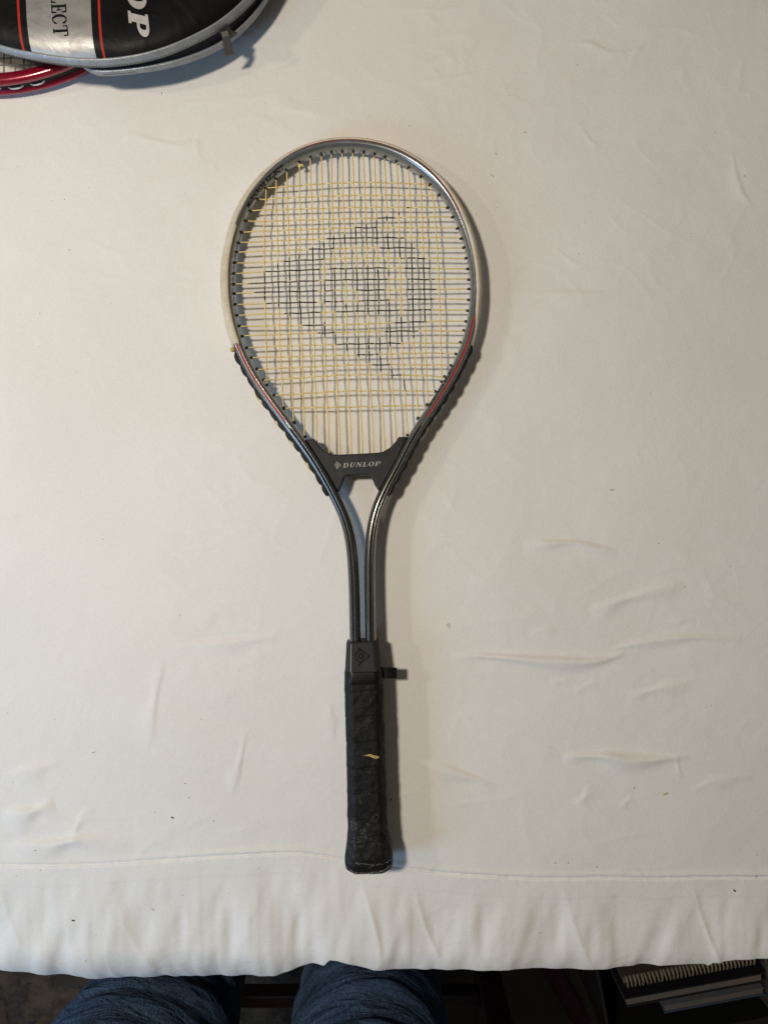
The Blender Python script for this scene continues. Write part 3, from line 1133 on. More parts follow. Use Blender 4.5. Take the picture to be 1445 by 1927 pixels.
SR = 0.00065
DZ = 0.00066


def string_obj(name, px, zz, axis, ink):
    """px (n,2) pixel polyline with height offsets zz"""
    pts = np.array([tuple(RP(x, y, z)) for (x, y), z in zip(px, zz)])
    n = max(24, int(np.linalg.norm(px[-1] - px[0]) / 2.0))
    full = np.c_[pts, px]
    full = resample(catmull(full, 5), n)
    v, f = tube_geo(full[:, :3], SR, 6)
    o = mobj(name, v, f, M['strings'], racket)
    val = np.zeros(n)
    for a, b in ink:
        q = full[:, 3 + axis]
        val = np.maximum(val, np.clip(np.minimum(q - a + 1, b - q + 1) / 2.0, 0, 1))
    at = o.data.attributes.new('ink', 'FLOAT', 'POINT')
    at.data.foreach_set('value', np.repeat(val, 6).astype(np.float32))
    return o


def cross_at(j, x):
    return float(np.interp(x, crosses[j][:, 0], crosses[j][:, 1]))


def main_at(i, y):
    return float(np.interp(y, mains[i][:, 1], mains[i][:, 0]))


X_ = {}
for i in range(16):
    for j in range(21):
        x = 660.0
        for _ in range(4):
            y = cross_at(j, x)
            x = main_at(i, y)
        if crosses[j][0, 0] + 3 < x < crosses[j][-1, 0] - 3 and mains[i][0, 1] + 3 < y < mains[i][-1, 1] - 3:
            X_[i, j] = (x + rng.uniform(-.22, .22), y + rng.uniform(-.28, .28), 1 if (i + j) % 2 else -1)
for i in range(16):
    pts = [(*mains[i][0], 0)]
    pts += [(X_[i, j][0] + .3 * X_[i, j][2], X_[i, j][1], DZ * X_[i, j][2]) for j in range(21) if (i, j) in X_]
    pts += [(*mains[i][-1], 0)]
    pts = np.array(pts)
    string_obj('main_string', pts[:, :2], pts[:, 2], 1, INK_M.get(i, []))
for j in range(21):
    pts = [(*crosses[j][0], 0)]
    pts += [(X_[i, j][0], X_[i, j][1] + .45 * X_[i, j][2], -DZ * X_[i, j][2]) for i in range(16) if (i, j) in X_]
    pts += [(*crosses[j][-1], 0)]
    pts = np.array(pts)
    string_obj('cross_string', pts[:, :2], pts[:, 2], 0, INK_C.get(j, []))
# the knot at the fourth main string
bm = bmesh.new()
for (dx, dy, dz, r) in ((0, 5.5, 0.0004, .0016), (1.3, 7.0, 0.0009, .0013), (-1.2, 7.6, 0.0006, .0012)):
    b2 = bmesh.ops.create_icosphere(bm, subdivisions=2, radius=r)
    for vv in b2['verts']:
        vv.co += RP(563.6 + dx, 304.5 + dy, dz)
from_bm('string_knot', bm, M['strings'], racket, True)
tail = catmull([tuple(RP(564, 311, .001)), tuple(RP(568, 309, .002)), tuple(RP(571, 313, .002))], 5)
tube('string_tail', tail, SR, M['strings'], racket)


# lettering on the frame's inner slope
def frame_text(name, a, b, th_lo, th_hi, reverse):
    """text from pixel a to pixel b along the frame; th_lo..th_hi baseline to cap line"""
    ia, ib = near(*a), near(*b)
    v, f, wdt = sans_text("McENROE SELECT", 1.0, 0.045)
    V = []
    for x, y in v:
        s = ia + (ib - ia) * (x / wdt)
        k = int(max(0, min(NP_ - 2, math.floor(s))))
        fr = s - k
        th = th_lo + (th_hi - th_lo) * y
        V.append(sec(k, th, 0.00022) * (1 - fr) + sec(k + 1, th, 0.00022) * fr)
    return mobj(name, V, f, M['ink'], frame, False)


frame_text('lettering', (455, 388), (521, 301), 154, 116, False)
frame_text('lettering', (812, 772), (865, 694), 118, 152, True)

# ------------------------------------------------------------------ throat bridge
BRO = [(575.0, 826.5), (591.3, 826), (598, 836), (609.8, 847.8), (623.3, 854.6), (636.9, 855.2), (670, 853.8), (704.7, 852), (720, 850), (733.8, 842), (745.4, 829.4), (750, 822.2), (766.5, 821),
       (751, 856.0), (736, 883.5), (713, 924.5), (704.7, 911.8), (698, 896), (695, 893), (652.4, 894.7), (646.6, 898), (641.7, 913.7), (636.5, 925.4), (615.5, 889), (596, 858)]


def bridge_poly(shrink=0.0):
    P = np.array(BRO)
    return P


top_dz = 0.0072
bm = bmesh.new()
tops = [bm.verts.new(RP(x, y, top_dz)) for x, y in BRO]
ctop = [t.co.copy() for t in tops]
bots = [bm.verts.new(Vector((c.x, c.y, c.z - 2 * top_dz))) for c in ctop]
n_ = len(BRO)
ft = bm.faces.new(tops[::-1])
fb = bm.faces.new(bots)
for k in range(n_):
    k2 = (k + 1) % n_
    bm.faces.new((tops[k], tops[k2], bots[k2], bots[k]))
bmesh.ops.recalc_face_normals(bm, faces=list(bm.faces))
edges = [e for e in bm.edges if all(v_ in tops for v_ in e.verts)]
bmesh.ops.bevel(bm, geom=edges, offset=0.0011, segments=3, affect='EDGES', profile=0.5)
bmesh.ops.triangulate(bm, faces=[f_ for f_ in bm.faces if len(f_.verts) > 4])
bridge = from_bm('throat_bridge', bm, M['bridge'], racket, False)


def flat_text(name, geo, o, ux, uy, hgt, mat, parent, lift):
    """geo=(v,f,w): map onto the plane at o with unit axes ux,uy; hgt cap height"""
    v, f, w = geo
    nz = ux.cross(uy).normalized()
    V = [o + ux * (x * hgt) + uy * (y * hgt) + nz * lift for x, y in v]
    return mobj(name, V, f, mat, parent, False)


bx0, bx1 = RP(645, 880, top_dz), RP(716, 876.5, top_dz)
ux = (bx1 - bx0).normalized()
nz = (RP(645, 868, top_dz) - bx0)
uy = (nz - ux * nz.dot(ux)).normalized()
geo = slab_text("DUNLOP", 0.20, 0.08, 0.20, 0.32, 1.5)
flat_text('lettering', geo, bx0, ux, uy, (bx1 - bx0).length / geo[2] * 0.98, M['dull_print'], bridge, 0.00015)


def ribbon_loops(pts, w, closed=False):
    """offset polyline to a quad strip"""
    P = np.array(pts, float)
    Tn = np.gradient(P, axis=0)
    Tn /= np.linalg.norm(Tn, axis=1)[:, None]
    Nn = np.stack([-Tn[:, 1], Tn[:, 0]], 1)
    V = []
    for p, nn in zip(P, Nn):
        V += [tuple(p + nn * w / 2), tuple(p - nn * w / 2)]
    return V, [(2 * i, 2 * i + 1, 2 * i + 3, 2 * i + 2) for i in range(len(P) - 1)]


def emblem(w):
    """arrowhead-D emblem pointing to +x, about one unit tall"""
    parts = []
    parts.append(ribbon_loops([(-0.28, 0.62), (0.12, 0.32), (0.55, 0.0)], w))
    parts.append(ribbon_loops([(0.55, 0.0), (0.12, -0.32), (-0.30, -0.66)], w * 1.15))
    parts.append(ribbon_loops(arc(-0.07, 0, 0.37, 0.40, 55, 305, 24), w))
    parts.append(ribbon_loops(arc(-0.05, 0, 0.19, 0.19, 0, 360, 20), w))
    parts.append(ribbon_loops([(-0.05, 0.10), (-0.05, -0.10)], w))
    V, Fc = [], []
    for k, (v, f) in enumerate(parts):
        b = len(V)
        V += [(x, y, k) for x, y in v]
        Fc += [tuple(i + b for i in q) for q in f]
    return V, Fc


def put_emblem(name, o, ux, uy, size, w, mat, parent, lift):
    v, f = emblem(w)
    nz = ux.cross(uy).normalized()
    V = [o + ux * (x * size) + uy * (y * size) + nz * (lift + 0.00002 * k) for x, y, k in v]
    return mobj(name, V, f, mat, parent, False)


put_emblem('emblem', RP(635.5, 875, top_dz), ux, uy, 0.0052, 0.09, M['dull_print'], bridge, 0.00015)


# ------------------------------------------------------------------ handle
def oct_section(a, b, ca, cb, n=96, it=0):
    """octagon with half sizes a,b and corner cuts ca (along width), cb (along height)"""
    P = np.array([(a, -(b - cb)), (a, b - cb), (a - ca, b), (-(a - ca), b), (-a, b - cb), (-a, -(b - cb)), (-(a - ca), -b), (a - ca, -b), (a, -(b - cb))])
    Q = resample(P, n + 1)[:-1]
    for _ in range(it):
        Q = 0.5 * Q + 0.25 * (np.roll(Q, 1, 0) + np.roll(Q, -1, 0))
    return Q


def axis_frame(py0, py1, cx0, cx1):
    a = RP(cx0, py0)
    b = RP(cx1, py1)
    d = (b - a).normalized()
    side = Vector((-d.y, d.x, 0)).normalized()     # points to the photo's right
    if side.x < 0:
        side = -side
    up = side.cross(d).normalized()
    if up.z < 0:
        up = -up
    return a, d, side, up


HCX = [(1205, 682.6), (1259, 684.3), (1300, 686), (1438, 689.5), (1556, 692.5), (1600, 694), (1643, 695)]


def hc(py):
    return float(np.interp(py, [p[0] for p in HCX], [p[1] for p in HCX]))


pxm = (H - 0.0165) / F         # metres per pixel at handle height


def adj(py):
    return py - 9.5 * float(sstep(1540, 1642, np.array(py)))


def loft(name, rows, mat, parent, cap0=True, cap1=True, smooth=True, disp=None):
    """rows: (py, section (n,2)); section u to the right, w up"""
    V = []
    n = len(rows[0][1])
    for r, (py, S) in enumerate(rows):
        c = RP(hc(py), adj(py))
        a, d, side, up = axis_frame(1205, 1640, hc(1205), hc(1640))
        for k, (u, w) in enumerate(S):
            p = c + side * u + up * w
            V.append(p)
    Fc = grid_faces(len(rows), n, close_v=True)
    if cap0:
        Fc.append(tuple(range(n))[::-1])
    if cap1:
        Fc.append(tuple((len(rows) - 1) * n + k for k in range(n)))
    o = mobj(name, V, Fc, mat, parent, smooth)
    return o


# moulded collar between shafts and grip
rows = []
for py, hw, hh in ((1204.6, 28.2, .0112), (1205.2, 29.6, .0122), (1206.5, 30, .0126), (1225, 31.4, .0130), (1245, 33, .0135), (1262, 34.3, .0138)):
    a = hw * pxm
    rows.append((py, oct_section(a, hh, a * 0.31, hh * 0.40, 64, 0)))
collar = loft('collar', rows, M['cap'], racket, smooth=False)
# emblem on the collar's top face
a_, d_, side_, up_ = axis_frame(1205, 1640, hc(1205), hc(1640))
ep = RP(681.5, 1230) + up_ * 0.01305
tilt = ((RP(hc(1259), 1259) + up_ * .0138) - (RP(hc(1206), 1206) + up_ * .0126)).normalized()
put_emblem('emblem', ep, side_, -tilt, 0.0128, 0.085, M['ink'], collar, 0.00025)
# thin silver line along the edge of the left facet
sv = []
p0 = RP(hc(1207), 1207) + side_ * (-30 * pxm * .69) + up_ * .01265
p1 = RP(hc(1276), 1276) + side_ * (-34.5 * pxm * .69) + up_ * .01405
tube('facet_line', [tuple(p0 + (p1 - p0) * t) for t in np.linspace(0, 1, 8)], 0.00028, M['silver_print'], collar, 5)

# black tape band over the collar's lower end
rows = []
for py, hw, hh in ((1258.5, 34.3, .0137), (1259.2, 35.2, .0143), (1262, 35.6, .0146), (1272, 36.0, .0149), (1282, 36.4, .0150), (1283.5, 35.6, .0146)):
    a = hw * pxm
    rows.append((py, oct_section(a, hh, a * 0.33, hh * 0.42, 96, 3)))
band = loft('tape_band', rows, M['tape'], racket)
# its loose end, sticking out to the right
tv = []
z_t = 0.0035
for k in range(9):
    q = k / 8
    xx = 706 + 40.5 * q
    cz = z_t + 0.0012 * math.sin(q * 3.0)
    for yy in (1254.5 + 2.2 * q, 1277.8 - .6 * q):
        tv.append(RP(xx, yy, cz))
for k in range(9):
    q = k / 8
    xx = 706 + 40.5 * q
    cz = z_t + 0.0012 * math.sin(q * 3.0) - 0.0004
    for yy in (1277.8 - .6 * q, 1254.5 + 2.2 * q):
        tv.append(RP(xx, yy, cz))
nv = 18
fcs = [(2 * k, 2 * k + 2, 2 * k + 3, 2 * k + 1) for k in range(8)] + [(nv + 2 * k, nv + 2 * k + 2, nv + 2 * k + 3, nv + 2 * k + 1) for k in range(8)]
for k in range(8):
    fcs.append((2 * k, 2 * k + 2, nv + 2 * k + 3, nv + 2 * k + 1))
    fcs.append((2 * k + 1, 2 * k + 3, nv + 2 * k + 2, nv + 2 * k))
fcs.append((16, 17, nv + 16, nv + 17))
mobj('tape_end', tv, fcs, M['tape'], band, False)

# grip with overlapping wrap
GY = np.r_[np.linspace(1280, 1560, 210), np.linspace(1561.5, 1642.5, 70)]
HWX = [(1280, 36), (1300, 36.6), (1380, 36.4), (1438, 36.2), (1500, 36.8), (1556, 37.2), (1575, 38.8), (1596, 42.0), (1612, 44.2), (1624, 44.8), (1632, 44.0), (1637, 42.0), (1640.5, 38.0), (1642.5, 32.5)]
NS = 110
rows = []
for py in GY:
    hw = float(np.interp(py, [q[0] for q in HWX], [q[1] for q in HWX]))
    a = hw * pxm
    fl = float(sstep(1560, 1615, np.array(py)))
    hh = (0.0150 + 0.0022 * fl) * (hw / 37.0 if py < 1560 else (min(1.0, hw / 44.8) if py > 1612 else 1))
    S = oct_section(a, hh, a * 0.36, hh * 0.46, NS, 5)
    cen = np.array([0, 0.0])
    ang = np.arctan2(S[:, 1], S[:, 0])
    # sawtooth of the overlapping wrap
    ph = (py - 1287) / 47.0 - ang / (2 * math.pi) * 0.55
    fr = ph - np.floor(ph)
    saw = np.where(fr > 0.965, (1 - fr) / 0.035, fr / 0.965)
    keep = 1 - float(sstep(1600, 1635, np.array(py)))
    o_ = 0.00035 * saw * keep
    nzv = np.array([noise.noise((x * 160, py * 0.035, w * 160 + 7)) for x, w in S])
    nz2 = np.array([noise.noise((x * 500, py * 0.12, w * 500 + 3)) for x, w in S])
    o_ = o_ + 0.00042 * nzv + 0.00016 * nz2
    nrm = S / np.linalg.norm(S, axis=1)[:, None]
    S = S + nrm * o_[:, None]
    rows.append((py, S))
grip = loft('grip', rows, M['grip'], racket)


def grip_top(px, py, lift=0.0):
    """point on the upper side of the grip seen at this pixel"""
    r = int(np.argmin(np.abs(GY - py)))
    S = rows[r][1]
    c = RP(hc(py), adj(py))
    best = None
    for u, w in S:
        if w <= 0:
            continue
        p = c + side_ * u + up_ * w
        k = F / (H - (p.z - T))
        qx = 722.5 + p.x * k
        if best is None or abs(qx - px) < best[0]:
            best = (abs(qx - px), p)
    return best[1] + up_ * lift


# the torn spot where yellowed foam shows
tear = []
c0 = [(683, 1411.5), (690, 1410.2), (697, 1410), (704, 1411.6), (710, 1413.2), (714, 1416.5)]
c1 = [(683, 1411.9), (690, 1413.6), (697, 1415.2), (704, 1418.2), (709, 1418.6), (714, 1417.0)]
V = []
for (a, b) in zip(c0, c1):
    for t in (0, .25, .5, .75, 1):
        px = a[0] + (b[0] - a[0]) * t
        py = a[1] + (b[1] - a[1]) * t + rng.uniform(-.4, .4)
        V.append(grip_top(px, py, 0.0004 + 0.0008 * math.sin(math.pi * t) * rng.uniform(.5, 1.2)) + Vector((0, -(py - GY[int(np.argmin(np.abs(GY - py)))]) * pxm, 0)))
mobj('torn_patch', V, grid_faces(len(c0), 5), M['foam'], grip)

# frayed rim near the butt
fr = []
for k in range(150):
    q = rng.uniform(0, 1)
    px = 652 + 85 * q
    base = float(np.interp(px, [652, 668, 690, 712, 738], [1629, 1635.5, 1636.5, 1635, 1627])) + rng.normal(0, .9)
    p = grip_top(px, min(base, 1640), 0.0002)
    d = Vector((rng.normal(0, 1), rng.normal(0, .5), rng.uniform(0, .5))).normalized() * rng.uniform(.0006, .0022)
    fr.append(tube_geo(np.array([tuple(p), tuple(p + d * .5 + up_ * .0002), tuple(p + d)]), 0.00011, 4))
for k in range(70):
    px = rng.uniform(668, 738)
    base = float(np.interp(px, [668, 690, 705, 720, 738], [1615, 1618.5, 1621, 1617.5, 1616])) + rng.normal(0, .6)
    p = grip_top(px, base, 0.00015)
    d = Vector((rng.normal(0, 1.6), rng.normal(0, .4), 0)).normalized() * rng.uniform(.0006, .002)
    fr.append(tube_geo(np.array([tuple(p), tuple(p + d * .5), tuple(p + d)]), 0.0001, 4))
v, f = merge(fr)
mobj('frayed_edge', v, f, M['fray'], grip, True, 'stuff')
# plastic butt plate
rr_ = []
for py, s in ((1641.5, 34), (1643.4, 33), (1643.9, 29)):
    a = s * pxm
    rr_.append((py, oct_section(a, a * .36, a * .36, a * .16, 64, 2)))
loft('butt_plate', rr_, M['black_plastic'], racket)

# ------------------------------------------------------------------ red racket partly under the cover
RZ = 0.0118
rc = W(-30, -95, RZ)
redr = empty('tennis_racket', (rc.x, rc.y, T), 'glossy red tennis racket half hidden beneath the black cover', 'racket')
kpx = F / (H - RZ)
ra, rb = 0.170, 266 / kpx
SECT = [(-6, -6.5), (-4.6, -9.6), (-1, -11), (2.6, -10.8), (5, -9.2), (5.6, -6.4), (4.4, -4.4), (2.6, -4), (2.4, 0), (2.6, 4), (4.4, 4.2), (5.6, 5.4), (5.2, 9.0), (2.6, 10.8), (-1, 11), (-4.6, 9.6), (-6, 6.5), (-6.3, 0)]
SS = resample(np.array(SECT + [SECT[0]], float), 73)[:-1]
for _ in range(2):
    SS = 0.5 * SS + 0.25 * (np.roll(SS, 1, 0) + np.roll(SS, -1, 0))
SS *= 0.001
NR = 200
V = []
RPATH, ROUT = [], []
for k in range(NR):
    a = 2 * math.pi * k / NR
    p = Vector((rc.x + (ra - .0058) * math.cos(a), rc.y + (rb - .0058) * math.sin(a), T + RZ))
    o_ = Vector((math.cos(a) / ra, math.sin(a) / rb, 0)).normalized()
    RPATH.append(p)
    ROUT.append(o_)
    for u, w in SS:
        V.append(p + o_ * u + Vector((0, 0, w)))
rframe = mobj('frame', V, grid_faces(NR, len(SS), close_u=True, close_v=True), M['red_frame'], redr)
# dark grommet strip in the channel
V = []
for k in range(NR):
    for u, w in ((2.0, -3.8), (2.9, -3.4), (3.1, 0), (2.9, 3.4), (2.0, 3.8)):
        V.append(RPATH[k] + ROUT[k] * u * .001 + Vector((0, 0, w * .001)))
mobj('grommet_strip', V, grid_faces(NR, 5, close_u=True), M['black_plastic'], rframe)
# pale string loops lying in the channel
for k in range(130, 160, 4):
    pts = []
    for q in range(7):
        kk = k + 0.3 + 2.6 * q / 6
        i = int(kk) % NR
        fr_ = kk - int(kk)
        p = RPATH[i] * (1 - fr_) + RPATH[(i + 1) % NR] * fr_
        pts.append(tuple(p + ROUT[i] * (0.0024 + 0.0022 * math.sin(math.pi * q / 6) ** .5) + Vector((0, 0, -0.001))))
    tube('string_loop', pts, 0.0009, M['white_string'], rframe, 6)
for k in range(15):
    x = -0.13 + 0.26 * k / 14
    y = (rb - .010) * math.sqrt(1 - (x / (ra - .010)) ** 2)
    tube('main_string', [(rc.x + x, rc.y - y, T + RZ), (rc.x + x, rc.y, T + RZ), (rc.x + x, rc.y + y, T + RZ)], .00065, M['grey_string'], redr, 6)
for k in range(15):
    y = -0.108 + 0.216 * k / 14
    x = (ra - .010) * math.sqrt(1 - (y / (rb - .010)) ** 2)
    tube('cross_string', [(rc.x - x, rc.y + y, T + RZ + .001), (rc.x, rc.y + y, T + RZ + .001), (rc.x + x, rc.y + y, T + RZ + .001)], .00065, M['grey_string'], redr, 6)

# ------------------------------------------------------------------ racket cover (bag)
BZ = 0.043
bc = W(180, -198, BZ)
bk_ = F / (H - BZ)
ba, bb = 350 / bk_, 309 / bk_
cover = empty('racket_cover', (bc.x, bc.y, T), 'black vinyl racket cover with silver band and half open zip', 'racket cover')


def halfw(x):
    if x >= 0:
        return bb * math.sqrt(max(0, 1 - (x / ba) ** 2))
    t = min(1, -x / 0.36)
    return .03 + (bb - .03) * (0.5 + 0.5 * math.cos(math.pi * t)) ** .8


def outline(n=260):
    xs = []
    up = []
    for k in range(90):
        a = math.pi / 2 * (1 - k / 89)
        up.append((ba * math.cos(a), bb * math.sin(a)))
    left = [(x, halfw(x)) for x in np.linspace(-0.40, 0, 60)[:-1]]
    top = left + up
    bot = [(x, -y) for x, y in top[::-1]][1:]
    P = np.array(top + bot + [top[0]])
    return resample(P, n + 1)[:-1]


OL = outline()
n_o = len(OL)
ot = np.roll(OL, -1, 0) - np.roll(OL, 1, 0)
ot /= np.linalg.norm(ot, axis=1)[:, None]
on = np.stack([-ot[:, 1], ot[:, 0]], 1)      # outline runs clockwise -> left normal points out
if np.mean((on * OL).sum(1)) < 0:
    on = -on


def bag_z(x, y):
    """lift of the cover's rim: it lies over the red racket and sinks towards its tip"""
    return 0.0255 - 0.009 * float(sstep(0.05, 0.19, np.array(x)))


def recede(k):
    """the open lower half draws back where the red racket lies"""
    x, y = OL[k]
    return -0.045 * float(sstep(0.0, -0.075, np.array(x))) if y < 0 else 0.0


def gape(k):
    """the zip gapes towards the slider"""
    x, y = OL[k]
    return (0.0042 * math.exp(-((x - 0.105) / 0.05) ** 2)) if y < 0 else 0.0


def ring_pts(off, dz, wob=0.0, seed=0, low=0.0):
    out_ = []
    for k in range(n_o):
        dz_ = dz - low * gape(k)
        x, y = OL[k] + on[k] * (off + low * recede(k) + low * gape(k) * .8 + wob * noise.noise((OL[k][0] * 30, OL[k][1] * 30, seed)))
        out_.append(Vector((bc.x + x, bc.y + y, T + bag_z(x, y) + dz_)))
    return out_


def ring_strip(name, specs, mat, parent, wob=0.0):
    V = []
    for off, dz, *lo in specs:
        V += ring_pts(off, dz, wob, 2, lo[0] if lo else 0.0)
    return mobj(name, V, grid_faces(len(specs), n_o, close_v=True), mat, parent)


TOPZ = 0.0180
lines = ((W(55, 0, BZ).x - bc.x, W(176, 0, BZ).x - bc.x), (W(38, 0, BZ).x - bc.x, W(42.5, 0, BZ).x - bc.x), (W(189, 0, BZ).x - bc.x, W(193.5, 0, BZ).x - bc.x))
shift = 0.06 * (W(0, 0, BZ).y - bc.y)
lines = tuple((a + shift, b + shift) for a, b in lines)
M['bag'] = bag_panel_material(bc, lines)
# upper panel: pulled over the racket head inside, dished and puckered
rings = [1.0, .985, .96, .93, .89, .84, .78, .7, .6, .5, .4, .3, .2, .1, .03]


def panel_z(x, y, s):
    ed = 1 - s
    rim = 0.0075 * (1 - math.exp(-ed / 0.05))
    sag = -0.0035 * float(sstep(0.15, 0.55, np.array(ed)))
    return rim + sag + 0.0016 * noise.noise((x * 16, y * 16, 1.5)) * min(1, ed * 8) + 0.0006 * noise.noise((x * 50, y * 50, 4.5)) * min(1, ed * 10)


def shrink(p, s):
    cx = 0.0 if p[0] > -0.12 else p[0] * 0.0
    return np.array([cx + (p[0] - cx) * s, p[1] * s])


V = []
for s in rings:
    for k in range(n_o):
        x, y = shrink(OL[k], s)
        V.append(Vector((bc.x + x, bc.y + y, T + bag_z(x, y) + TOPZ + panel_z(x, y, s))))
V.append(Vector((bc.x, bc.y, V[-1].z)))
Fc = grid_faces(len(rings), n_o, close_v=True) + [((len(rings) - 1) * n_o + k, (len(rings) - 1) * n_o + (k + 1) % n_o, len(V) - 1) for k in range(n_o)]
panel = mobj('upper_panel', V, Fc, M['bag'], cover)
ring_strip('upper_trim', ((-.0006, TOPZ + .0004), (.0004, TOPZ + .0014), (.0016, TOPZ + .0008), (.0034, TOPZ - .0030), (.0040, TOPZ - .0052), (.0036, TOPZ - .0060), (.0022, TOPZ - .0056)), M['trim'], cover, 0.0007)
ring_strip('zip_tape', ((.0022, TOPZ - .0054), (.0006, TOPZ - .0066), (.0010, TOPZ - .0090, .5), (.0004, TOPZ - .0108, 1), (.0022, TOPZ - .0116, 1)), M['zip'], cover)
ring_strip('lower_trim', ((.0020, TOPZ - .0112, 1), (.0036, TOPZ - .0108, 1), (.0046, TOPZ - .0116, 1), (.0052, TOPZ - .0145, 1), (.0044, TOPZ - .0172, 1), (.0020, TOPZ - .0182, 1)), M['trim'], cover, 0.0008)
# lower panel bulging down towards the cloth at the tip
V = []
for s in (1.01, .97, .9, .8, .65, .5, .3, .1):
    for k in range(n_o):
        x, y = shrink(OL[k] + on[k] * (recede(k) + .8 * gape(k)), s)
        V.append(Vector((bc.x + x, bc.y + y, T + bag_z(x, y) + TOPZ - .0178 - gape(k) * s + (-.0110 * float(sstep(0.06, 0.15, np.array(x))) * float(sstep(0, .25, np.array(1 - s)))))))
V.append(Vector((bc.x, bc.y, V[-1].z)))
Fc = grid_faces(8, n_o, close_v=True) + [(7 * n_o + k, 7 * n_o + (k + 1) % n_o, len(V) - 1) for k in range(n_o)]
mobj('lower_panel', V, Fc, M['zip'], cover)
# zip teeth and trim stitches along the side seen here
tth, stc = [], []
dense = resample(np.vstack([OL, OL[:1]]), 1700)
for k in range(0, len(dense) - 1):
    x, y = dense[k]
    if y > -0.02 or x < -0.2:
        continue
    d = dense[k + 1] - dense[k]
    nrm = np.array([-d[1], d[0]])
    nrm /= np.linalg.norm(nrm)
    if nrm.dot(dense[k]) < 0:
        nrm = -nrm
    R = Matrix.Rotation(math.atan2(d[1], d[0]), 3, 'Z')
    zz = T + bag_z(x, y) + TOPZ
    p = dense[k] + nrm * .0012
    for dz in (-.0080, -.0096):
        tth.append(box_geo(bc.x + p[0], bc.y + p[1], zz + dz, np.linalg.norm(d) * .55, .0010, .0013, R))
    if k % 3 == 0:
        L = np.linalg.norm(d) * 1.9
        p1 = dense[k] + nrm * .0040
        p2 = dense[k] + nrm * .0052
        stc.append(box_geo(bc.x + p1[0], bc.y + p1[1], zz - .0042, L, .0006, .0005, R))
        if -0.0 < x < 0.03:
            stc.append(box_geo(bc.x + p2[0], bc.y + p2[1], zz - .0135, L, .0006, .0005, R))
v, f = merge(tth)
mobj('zip_teeth', v, f, M['zip_metal'], cover, False, 'stuff')
v, f = merge(stc)
mobj('trim_stitching', v, f, M['pull'], cover, False, 'stuff')
# zip slider and pull
bbox('zip_slider', tuple(W(427, 62, .0335)), (.011, .008, .007), M['zip_metal'], cover, Matrix.Rotation(math.radians(38), 3, 'Z'), .0014)
pl = [(W(423, 59, .0415), .0026), (W(425, 69, .0405), .0032), (W(428, 84, .034), .0040), (W(431.5, 102, .0255), .0043)]
V = []
for p, w in pl:
    for s_, dz in ((-1, .0009), (1, .0009), (1, -.0009), (-1, -.0009)):
        V.append(p + Vector((s_ * w * .97, s_ * w * .25, dz)))
Fc = grid_faces(4, 4, close_v=True) + [(3, 2, 1, 0), (12, 13, 14, 15)]
mobj('zip_pull', V, Fc, M['pull'], cover, False)


def bag_surface(x, y):
    """height of the upper panel at bag-local x,y"""
    best = 1e9
    hw = halfw(x)
    lo, hi = 0.02, 1.0
    for _ in range(22):
        s = (lo + hi) / 2
        xs_ = x / s
        ok = (-0.40 < xs_ < ba) and abs(y) / s < halfw(xs_)
        if ok:
            hi = s
        else:
            lo = s
    return T + bag_z(x, y) + TOPZ + panel_z(x, y, hi)


def bag_text(name, geo, px, py, hgt, mat):
    """text reading down the picture, capitals' tops towards the right; px,py = pixel of baseline start"""
    v, f, w = geo
    # subdivide so that the print follows the vinyl
    bm = bmesh.new()
    vs = [bm.verts.new((x, y, 0)) for x, y in v]
    for q in f:
        try:
            bm.faces.new([vs[i] for i in q])
        except ValueError:
            pass
    bmesh.ops.triangulate(bm, faces=list(bm.faces))
    bmesh.ops.subdivide_edges(bm, edges=[e for e in bm.edges if e.calc_length() > .25], cuts=2, use_grid_fill=False)
    bmesh.ops.triangulate(bm, faces=list(bm.faces))
    o_ = W(px, py, BZ)
    lean = 0.085
    for vv in bm.verts:
        x, y = vv.co.x * hgt, vv.co.y * hgt
        wx = o_.x + y + lean * x
        wy = o_.y - x + lean * y * .4
        vv.co = Vector((wx, wy, bag_surface(wx - bc.x, wy - bc.y) + 0.0005))
    bmesh.ops.recalc_face_normals(bm, faces=list(bm.faces))
    return from_bm(name, bm, mat, panel)


hb = 27.5 / bk_
g1 = slab_text("SELECT", 0.15, 0.06, 0.10)
bag_text('lettering', g1, 98.5, 77 - g1[2] * 27.5, hb, M['ink'])
hb2 = 36.0 / bk_
g2 = slab_text("DUNLOP", 0.27, 0.14, 0.12, 0.24, 1.55)
bag_text('lettering', g2, 226, 72 - g2[2] * 36.0, hb2, M['silver_print'])

# ------------------------------------------------------------------ person standing at the table's edge
person = empty('person', (-0.135, -0.62, 0), 'person in blue jeans standing against the table edge', 'person')


